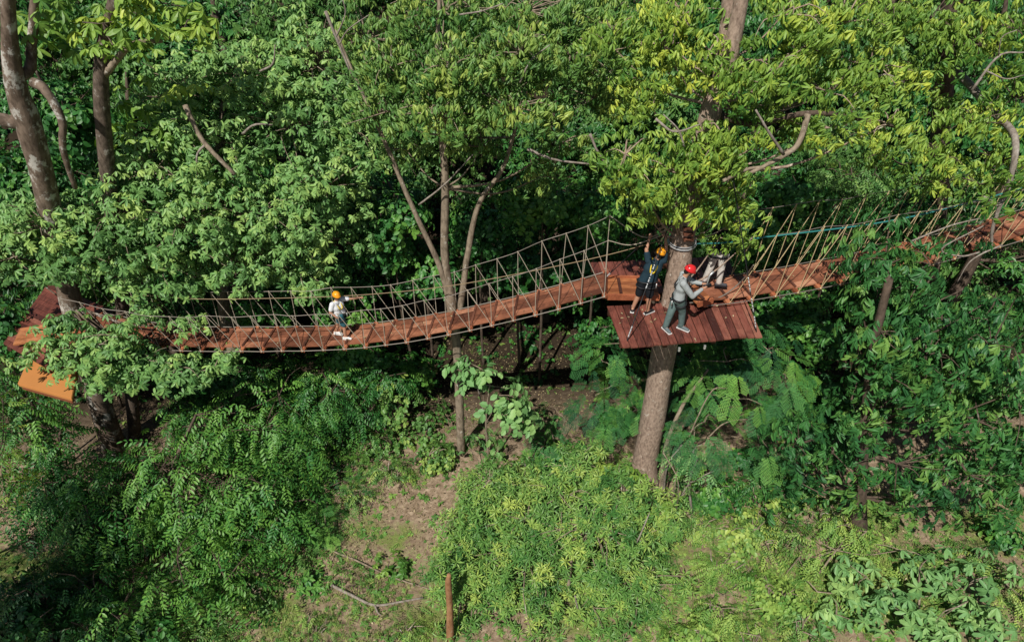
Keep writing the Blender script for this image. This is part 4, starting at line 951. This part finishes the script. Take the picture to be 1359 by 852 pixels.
# right bottom shrub
for lab, base, lobes, tn in [
    ('wide pale shrub with large whorled leaves at the lower corner of the clearing', (1220, 830), [gl(1150, 765, 50, 24, .5, .7), gl(1220, 755, 55, 26, .5, .9), gl(1190, 805, 60, 26, .5, .8), gl(1270, 805, 55, 26, .5, .9), gl(1310, 765, 38, 20, .4, .8), gl(1245, 840, 60, 20, .4, .7), gl(1330, 830, 40, 20, .4, .6), gl(1110, 815, 35, 18, .4, .5)], .5),
    ('light green weedy shrub on the sunny slope before the dark drooping tree', (1080, 770), [gl(1060, 740, 40, 16, .4, .4), gl(1110, 730, 45, 18, .4, .5), gl(1085, 785, 46, 18, .4, .4), gl(1150, 705, 40, 14, .4, .4), gl(1035, 800, 40, 16, .4, .35), gl(1130, 700, 40, 14, .4, .4), gl(1195, 730, 36, 14, .4, .4)], .75),
    ('bright knee high weed clump on the grass beside the olive bush', (985, 745), [gl(975, 735, 36, 16, .35, .3), gl(1005, 765, 34, 14, .35, .3), gl(950, 700, 30, 12, .3, .3), gl(1000, 705, 34, 14, .3, .35), gl(960, 790, 30, 12, .3, .25)], .8)]:
    b = G(*base); c = P(lobes[1][0], lobes[1][1], lobes[1][2])
    tree('shrub', lab, [V4(b-dz*.05, .03), V4(b*.5+c*.5, .025), V4(c, .015)], lobes, 'palm' if tn == .5 else 'pinn', L_PALE if tn == .5 else L_WEED, B_MID, L=.25 if tn == .5 else .16, dens=1.1 if tn == .5 else .9, tint=tn, sd=.13, cat='shrub')
# big leaf plant bottom left
bb = G(30, 850)
bp_ = thing('banana_plant', 'dark plant with a few huge paddle leaves in the shaded lower corner', 'plant', bb)
top = bb+dz*.35
for k, (L, a, el) in enumerate([(.95, 2.2, -.7), (1.0, 1.3, -.9), (.9, -2.4, -.3), (.85, .2, -.5), (.8, -1.0, -.2)]):
    M_ = rotz(a) @ roty(el); st0 = top+M_ @ np.array([.28, 0, 0])
    tm = Tmpl(); tm.leaf(M_, st0, L*.7, .26*L, droop=.9, fold=.35, wide=.5); tm.done()
    lf = link('leaf', mesh_np('leaf', tm.v[:7], [tm.q, tm.t3], L_LANCE, tm.l+.1), bp_)
    MBs = MB(); MBs.tube([bb, top, st0], .02, 6); q = MBs.build('stem', L_DARK, None, True); q.parent = lf; q.location = (0, 0, 0)
# ------------------------------------------------------------------ background forest
def bg_tree(k, px, py_top, y, w, kind, mat, L, dn, tn, lab, low=0.0, name='forest_tree', bark=B_DARK):
    top = P(px, py_top, y); base = up_from(top)
    base[0] += rng.normal(0, .4)
    h = top[2]-base[2]; r = .07+.018*h
    tk = [V4(base, r*1.3), V4(base+(top-base)*.4+rng.normal(0, .15, 3)*[1, 1, 0], r), V4(base+(top-base)*.8+rng.normal(0, .2, 3)*[1, 1, 0], r*.55), V4(top-dz*.3, .03)]
    d = dep(top); lobes = []
    hp = h*F/d*.86
    n = int(5+w/22)
    for i in range(n):
        f = rng.random(); a = rng.random()*6.28
        ly = py_top+w*.3+(hp*(1-low)*.9)*f*.9*.75
        sp = w*(.75*math.sin(.5+2.2*min(1, f*.9)))
        yy = y+math.sin(a)*sp*d/F/S*.5-.2*f
        lobes.append((px+math.cos(a)*sp*.75, ly, yy, w*U(.36, .52), w*U(.22, .36)))
    tree(name, lab, tk, lobes, kind+('_far' if y > 16.9 else ''), mat, bark, L=L, dens=dn, tint=tn, sd=.17, group='trees of the forest wall behind the bridge', sub=2.6)
random.seed(3); rng = np.random.default_rng(11)
BG = []
for i, px in enumerate(range(-60, 1460, 118)): BG.append((px+U(-25, 25), U(190, 250), U(17.2, 19), 95, 0))
for i, px in enumerate(range(-100, 1500, 135)): BG.append((px+U(-30, 30), U(60, 130), U(20.5, 23), 110, .1))
for i, px in enumerate(range(-160, 1560, 150)): BG.append((px+U(-30, 30), U(-60, 10), U(25, 29), 115, .2))
for i, px in enumerate(range(-160, 1560, 190)): BG.append((px+U(-30, 30), U(-150, -80), U(33, 38), 120, .3))
kinds = [('heart', L_DARK, .17), ('palm', L_DARK, .22), ('droop', L_DARK, .2), ('palmd', L_MIX, .22), ('heart', L_MIX, .18)]
for i, (px, pt, y, w, low) in enumerate(BG):
    kd, mt, L = kinds[(i*7+i//5) % 5]
    lab = {'heart': 'dark broadleaf tree in the forest wall behind the bridges', 'palm': 'dark whorled leaf tree in the forest wall behind the bridges', 'droop': 'dark drooping leaf tree in the forest wall behind the bridges', 'palmd': 'mid green hanging leaf tree in the forest wall behind the bridges'}[kd]
    if kd == 'heart' and mt is L_MIX: lab = 'mid green broadleaf tree in the forest wall behind the bridges'
    bg_tree(i, px, pt, y, w, kd, mt, L*(1.05 if y < 24 else 1.4), 1.5, .38 if mt is L_DARK else .2, lab, low)

# understory
random.seed(5); rng = np.random.default_rng(21)
def understory(lab, grp, rows):
    for px, py, y, rx, ry, kd, mt, L, tn in rows:
        c = P(px, py, y); b = up_from(c); b[:2] += rng.normal(0, .2, 2)
        lobes = [(px, py, y, rx*.6, ry*.6)]+[(px+U(-.6, .6)*rx, py+U(-.55, .6)*ry, y+U(-.3, .3), rx*U(.35, .55), ry*U(.35, .55)) for i in range(5)]
        tree('shrub', lab, [V4(b, .05), V4(b*.5+c*.5+np.array([U(-.2, .2), 0, 0]), .04), V4(c, .015)], lobes, kd, mt, B_DARK, L=L, dens=1.7, tint=tn, sd=.18, cat='shrub', group=grp, cut=-.8, up=.6)
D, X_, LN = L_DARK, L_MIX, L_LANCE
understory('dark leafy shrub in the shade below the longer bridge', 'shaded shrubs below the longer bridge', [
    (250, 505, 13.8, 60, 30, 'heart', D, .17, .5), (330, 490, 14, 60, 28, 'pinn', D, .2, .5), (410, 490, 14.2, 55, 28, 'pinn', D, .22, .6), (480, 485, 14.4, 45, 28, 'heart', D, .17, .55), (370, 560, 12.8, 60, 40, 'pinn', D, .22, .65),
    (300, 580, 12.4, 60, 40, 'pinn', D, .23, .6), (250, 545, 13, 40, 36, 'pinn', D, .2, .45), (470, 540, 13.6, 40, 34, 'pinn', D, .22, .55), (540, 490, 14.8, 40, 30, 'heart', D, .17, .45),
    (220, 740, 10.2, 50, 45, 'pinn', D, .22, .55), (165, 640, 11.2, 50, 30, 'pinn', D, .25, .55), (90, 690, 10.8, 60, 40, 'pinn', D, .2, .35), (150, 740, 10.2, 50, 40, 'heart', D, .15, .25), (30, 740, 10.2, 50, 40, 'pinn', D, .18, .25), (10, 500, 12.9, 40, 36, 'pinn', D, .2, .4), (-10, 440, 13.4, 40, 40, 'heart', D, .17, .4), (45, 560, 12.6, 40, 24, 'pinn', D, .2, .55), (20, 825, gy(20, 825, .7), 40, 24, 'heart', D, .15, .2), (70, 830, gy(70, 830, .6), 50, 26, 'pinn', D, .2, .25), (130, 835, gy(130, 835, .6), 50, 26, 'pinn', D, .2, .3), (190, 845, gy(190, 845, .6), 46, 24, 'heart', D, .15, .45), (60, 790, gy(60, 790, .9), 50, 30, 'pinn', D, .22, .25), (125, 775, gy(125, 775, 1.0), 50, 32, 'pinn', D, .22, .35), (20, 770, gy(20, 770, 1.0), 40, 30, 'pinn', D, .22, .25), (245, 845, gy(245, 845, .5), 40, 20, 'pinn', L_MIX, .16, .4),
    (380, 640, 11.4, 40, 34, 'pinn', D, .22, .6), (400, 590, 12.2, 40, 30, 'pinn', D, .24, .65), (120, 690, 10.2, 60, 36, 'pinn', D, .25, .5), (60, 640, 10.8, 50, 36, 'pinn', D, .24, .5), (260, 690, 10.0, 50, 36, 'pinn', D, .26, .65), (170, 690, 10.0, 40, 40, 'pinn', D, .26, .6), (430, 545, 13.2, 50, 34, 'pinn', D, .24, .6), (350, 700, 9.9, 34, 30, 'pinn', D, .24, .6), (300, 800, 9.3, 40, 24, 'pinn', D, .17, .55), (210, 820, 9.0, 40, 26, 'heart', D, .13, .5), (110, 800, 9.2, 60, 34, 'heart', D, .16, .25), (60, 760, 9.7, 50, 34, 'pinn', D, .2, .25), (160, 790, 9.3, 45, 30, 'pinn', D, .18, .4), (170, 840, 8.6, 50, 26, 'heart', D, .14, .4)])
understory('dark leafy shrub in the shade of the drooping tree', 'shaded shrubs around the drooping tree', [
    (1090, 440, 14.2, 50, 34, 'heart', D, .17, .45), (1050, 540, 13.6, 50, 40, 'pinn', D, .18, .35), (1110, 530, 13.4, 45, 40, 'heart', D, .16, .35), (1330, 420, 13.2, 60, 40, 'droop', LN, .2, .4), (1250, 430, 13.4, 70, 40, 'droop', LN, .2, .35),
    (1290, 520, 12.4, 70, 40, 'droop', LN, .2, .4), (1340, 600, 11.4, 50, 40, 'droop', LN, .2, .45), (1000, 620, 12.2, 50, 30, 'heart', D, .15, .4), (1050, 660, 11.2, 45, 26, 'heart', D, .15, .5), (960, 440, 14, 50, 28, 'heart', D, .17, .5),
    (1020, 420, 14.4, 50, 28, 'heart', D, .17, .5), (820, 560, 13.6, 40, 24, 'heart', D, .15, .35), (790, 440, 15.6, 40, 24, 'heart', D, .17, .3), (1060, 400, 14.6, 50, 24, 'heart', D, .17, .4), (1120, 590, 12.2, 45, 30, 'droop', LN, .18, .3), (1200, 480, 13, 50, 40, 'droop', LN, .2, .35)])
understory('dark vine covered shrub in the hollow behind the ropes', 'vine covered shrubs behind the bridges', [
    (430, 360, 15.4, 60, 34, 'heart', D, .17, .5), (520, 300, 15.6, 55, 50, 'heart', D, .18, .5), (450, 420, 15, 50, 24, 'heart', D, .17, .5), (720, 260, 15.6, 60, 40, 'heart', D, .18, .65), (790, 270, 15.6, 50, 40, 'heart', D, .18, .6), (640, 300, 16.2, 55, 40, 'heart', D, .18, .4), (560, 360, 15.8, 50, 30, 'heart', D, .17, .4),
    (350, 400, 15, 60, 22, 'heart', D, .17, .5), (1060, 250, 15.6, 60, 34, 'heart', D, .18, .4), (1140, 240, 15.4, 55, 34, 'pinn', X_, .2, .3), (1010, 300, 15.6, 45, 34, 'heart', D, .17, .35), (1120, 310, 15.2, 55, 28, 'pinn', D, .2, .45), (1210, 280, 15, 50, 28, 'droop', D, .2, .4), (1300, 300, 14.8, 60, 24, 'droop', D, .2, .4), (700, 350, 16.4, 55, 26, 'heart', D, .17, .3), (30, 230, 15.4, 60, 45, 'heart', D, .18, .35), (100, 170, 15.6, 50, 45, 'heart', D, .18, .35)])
def low(lab, grp, rows):
    for px, py, rx, ry, h, kd, mt, L, tn in rows:
        b = G(px, py+ry*.6); c = P(px, py, gy(px, py, h)); lobes = [gl(px+U(-.5, .5)*rx, py+U(-.4, .4)*ry, rx*U(.4, .6), ry*U(.4, .6), .35, h*U(.6, 1.1)) for i in range(5)]
        tree('sapling', lab, [V4(b-dz*.05, .025), V4(b*.5+c*.5, .02), V4(c, .012)], lobes, kd, mt, B_MID, L=L, dens=1.1, tint=tn, sd=.2, cat='sapling', group=grp, up=.7)
low('knee high green sapling in the undergrowth on the open slope', 'low saplings on the open slope', [
    (915, 645, 34, 24, .8, 'pinn', D, .17, .5), (955, 655, 36, 24, .8, 'heart', D, .15, .5), (1000, 650, 40, 26, .8, 'pinn', D, .17, .5), (1045, 655, 36, 24, .8, 'heart', L_MIX, .14, .4), (1030, 690, 36, 22, .6, 'pinn', L_MIX, .15, .5), (930, 690, 40, 24, .6, 'pinn', L_MIX, .15, .55), (985, 700, 40, 26, .6, 'heart', L_MIX, .14, .6), (1030, 720, 45, 28, .7, 'pinn', L_MIX, .16, .6), (960, 750, 45, 26, .5, 'pinn', L_WEED, .14, .7), (1020, 780, 46, 28, .5, 'heart', L_WEED, .13, .6), (960, 810, 45, 26, .5, 'pinn', L_WEED, .13, .8),
    (920, 840, 45, 20, .4, 'heart', L_WEED, .12, .7), (1060, 830, 46, 26, .6, 'pinn', L_MIX, .15, .6), (1000, 845, 40, 18, .4, 'pinn', L_WEED, .13, .8), (680, 620, 40, 22, .7, 'heart', L_MIX, .14, .4), (640, 640, 34, 22, .7, 'pinn', L_MIX, .16, .45), (740, 600, 40, 22, .7, 'heart', D, .15, .5), (800, 590, 34, 20, .7, 'pinn', L_MIX, .16, .4),
    (575, 600, 34, 18, .6, 'heart', L_MIX, .14, .35), (520, 625, 34, 18, .6, 'pinn', L_MIX, .15, .45), (470, 650, 34, 20, .5, 'pinn', L_MIX, .15, .5), (420, 690, 30, 20, .5, 'bipin', L_BLUE, .2, .6), (385, 720, 30, 22, .5, 'pinn', L_MIX, .15, .5), (330, 790, 34, 20, .4, 'heart', L_MIX, .13, .45), (280, 825, 34, 20, .4, 'pinn', L_MIX, .14, .5),
    (1090, 680, 40, 20, .6, 'pinn', L_MIX, .15, .5), (1330, 700, 30, 20, .6, 'heart', D, .14, .5), (1300, 735, 30, 16, .4, 'pinn', L_MIX, .14, .4), (1340, 770, 34, 20, .5, 'pinn', L_MIX, .15, .5), (540, 830, 30, 14, .3, 'pinn', L_WEED, .12, .6), (420, 830, 34, 14, .3, 'pinn', L_WEED, .12, .6)])
for lab, base, lobes in [('unseen tall tree added outside the view to cast shade over the lower left corner', (-12.6, 4.6), [(-11.2, 4.4, 6.5, 1.9, 1.2), (-12.6, 5.2, 7.4, 2.2, 1.3), (-13.5, 4, 5.8, 1.8, 1.2), (-10.6, 3.0, 7.0, 1.6, 1.0), (-12.4, 2.6, 6.4, 2.0, 1.2)])]:  # out of view, added so its crown shades the lower left corner
    b = np.array([base[0]*S, base[1]*S, 0]); b[2] = g(b[0], b[1])-.1
    root = thing('forest_tree', lab, 'tree', b)
    taper([V4(b, .25), V4(b+dz*4, .2), V4(b+dz*8.5, .06)]).build('trunk', B_DARK, root, True)
    LV, TW = Leaves(), MB()
    for x, y, z, r, rz in lobes: fill_lobe(LV, TW, S*np.array([x, y, z]), (r*S, r*S, rz*S), 'pinn', .24, 1.6, .5, .15, root=b+dz*6)
    link('crown', LV.mesh('crown', L_DARK, TW, B_DARK), root)

# ------------------------------------------------------------------ ground cover
def density(px, py, blobs):
    o = np.zeros(len(px))
    for bx, by, rx, ry, w in blobs: o += w*np.exp(-((px-bx)/rx)**2-((py-by)/ry)**2)
    return o
def project(p):
    q = p/S; q = q-np.array([0, 0, CAMZ]); d = q[:, 1]*ct-q[:, 2]*st; u = q[:, 0]; v = q[:, 1]*st+q[:, 2]*ct
    return CX+F*u/d, CY-F*v/d
def scatter(n, blobs, base):
    x = rng.uniform(-16, 16, n*6)*S; y = rng.uniform(6, 19, n*6)*S
    p = np.stack([x, y, g(x, y)], 1); px, py = project(p)
    # patchiness in the world as well
    patch = .5+.5*np.sin(x*1.7+np.sin(y*1.3)*1.5)*np.sin(y*1.9+np.sin(x*.9)*2)
    keep = rng.random(n*6) < np.clip(base+density(px, py, blobs), 0, 1)*(.35+.9*patch)*.5
    return p[keep][:n], px[keep][:n], py[keep][:n]
green = [(980, 760, 130, 90, .9), (1120, 740, 110, 70, .9), (330, 830, 120, 50, .5), (420, 700, 90, 60, .35), (1250, 790, 150, 60, .7), (900, 830, 120, 60, .7), (490, 800, 120, 50, .3), (230, 810, 60, 50, .6), (60, 800, 120, 70, .4), (450, 620, 90, 40, .6), (580, 600, 60, 40, .35)]
def up_n(n, s=.25): return np.array([0, 0, 1.])+rng.normal(0, s, (n, 3))
p, px, py = scatter(14000, green, .07)
LV = Leaves(); LV.emit('rose', p+dz*.04, up_n(len(p), .3), .06+.12*rng.random(len(p))**2, .45+rng.normal(0, .2, len(p))+.25*(px > 850)*(px < 1180))
p, px, py = scatter(9000, green, .06)
LV.emit('pinn', p+dz*.06, up_n(len(p), .5), .06+.09*rng.random(len(p)), .5+rng.normal(0, .2, len(p)), rng.normal(size=(len(p), 3))+dz*.4)
tag(link('ground_cover', LV.mesh('ground_cover', L_WEED)), 'low green weeds and seedlings spread over the clearing', 'weeds', kind='stuff')
p, px, py = scatter(16000, [(350, 830, 130, 60, .9), (480, 820, 130, 60, .8), (980, 790, 120, 80, .8), (880, 840, 120, 40, .8), (1150, 760, 100, 60, .5)], .03)
LV = Leaves(); LV.emit('blade', p, up_n(len(p), .2), .10+.17*rng.random(len(p)), .5+rng.normal(0, .22, len(p)))
tag(link('grass', LV.mesh('grass', L_GRASS)), 'short dry yellowish grass on the sunny clearing', 'grass', kind='stuff')
p, px, py = scatter(50000, [(500, 690, 120, 70, .8), (460, 790, 150, 60, .5), (1290, 700, 90, 60, .9), (700, 520, 110, 60, .5), (960, 660, 90, 40, .4)], .22)
LV = Leaves(); LV.emit('flake', p+dz*.02, up_n(len(p), .35),   .03+.055*rng.random(len(p)), .45+rng.normal(0, .26, len(p)))
q_ = []
for i in range(70):
    u, v = rng.random(2)
    if .46 < v < .56: continue
    q_.append(pA*(1-u)*(1-v)+pB*u*(1-v)+pC*u*v+pD*(1-u)*v+dz*.012)
for st0, lt0, k in ((stl, latl, 60), (str_, latr, 40)):
    for i in range(k):
        j = rng.integers(0, len(st0)-1); f = rng.random(); q_.append(st0[j]*(1-f)+st0[j+1]*f+lt0[j]*rng.uniform(-.4, .4)+dz*.015)
q_ = np.array(q_); LV.emit('flake', q_, up_n(len(q_), .1), .04+.06*rng.random(len(q_)), .55+rng.normal(0, .3, len(q_)))
tag(link('leaf_litter', LV.mesh('leaf_litter', L_DRY)), 'dry brown fallen leaves covering the forest floor', 'leaf litter', kind='stuff')
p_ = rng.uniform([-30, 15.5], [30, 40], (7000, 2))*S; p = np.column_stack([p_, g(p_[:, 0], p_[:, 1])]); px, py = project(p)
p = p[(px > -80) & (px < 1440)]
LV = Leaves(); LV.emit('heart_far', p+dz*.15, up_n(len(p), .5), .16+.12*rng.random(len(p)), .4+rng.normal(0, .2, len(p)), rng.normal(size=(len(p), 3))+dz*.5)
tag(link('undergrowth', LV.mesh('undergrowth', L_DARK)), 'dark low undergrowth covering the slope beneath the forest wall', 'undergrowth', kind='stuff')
# fallen sticks
def stick(lab, pts, r, fork=None, mat=B_TWIG):
    w = [G(*q)+dz*(r+.03) for q in pts]
    o = thing('fallen_branch', lab, 'branch', w[0])
    limb(w, r, r*.55, 16, 7).build('stem', mat, o, True)
    for fk in fork or ():
        f = [G(*q)+dz*(r+.03) for q in fk]; limb(f, r*.7, r*.3, 8, 6).build('side_branch', mat, o, True)
stick('pale bent fallen branch with a forked end on the clearing', [(440, 778), (470, 793), (498, 805), (530, 801), (562, 795)], .045, [[(498, 805), (502, 815), (506, 818)]])
stick('long straight brown fallen stick reaching the olive bush', [(440, 732), (475, 746), (515, 765), (560, 780), (575, 784)], .03, None, B_MID)
stick('thin brown fallen stick at the far edge of the clearing', [(440, 656), (465, 655), (490, 657)], .03, None, B_MID)

# ------------------------------------------------------------------ camera, light
cam = bpy.data.cameras.new('camera'); cam.sensor_width = 36; cam.lens = F/1359*36; cam.clip_end = 500; cam.clip_start = .1
co = bpy.data.objects.new('camera', cam); C.objects.link(co); co.location = (0, 0, CAMZ*S); co.rotation_euler = (math.pi/2-TH, 0, 0); scene.camera = co
sd = np.array([-.34, -.72, 1.0])     # towards the sun
sd /= np.linalg.norm(sd)
sun = bpy.data.lights.new('sun', 'SUN'); sun.energy = 5.0; sun.angle = math.radians(.5); sun.color = (1, .95, .86)
so = bpy.data.objects.new('sun', sun); C.objects.link(so); so.rotation_euler = Vector(sd).to_track_quat('Z', 'Y').to_euler(); so.location = (0, 0, 30)
w = bpy.data.worlds.new('World'); scene.world = w; w.use_nodes = True
nt = w.node_tree; bg = nt.nodes['Background']; sk = nt.nodes.new('ShaderNodeTexSky'); sk.sky_type = 'NISHITA'; sk.sun_disc = False
sk.sun_elevation = math.asin(sd[2]); sk.sun_rotation = math.atan2(sd[0], sd[1]); nt.links.new(sk.outputs[0], bg.inputs[0]); bg.inputs[1].default_value = .046
scene.view_settings.view_transform = 'Standard'; scene.view_settings.look = 'None'; scene.view_settings.exposure = 0
scene.render.engine = 'CYCLES'
cy = scene.cycles; cy.max_bounces = 3; cy.diffuse_bounces = 2; cy.glossy_bounces = 1; cy.transmission_bounces = 2; cy.transparent_max_bounces = 4
cy.use_denoising = True
import os
if os.environ.get('STAT'): print('verts', sum(len(o.data.vertices) for o in C.objects if o.type == 'MESH'))
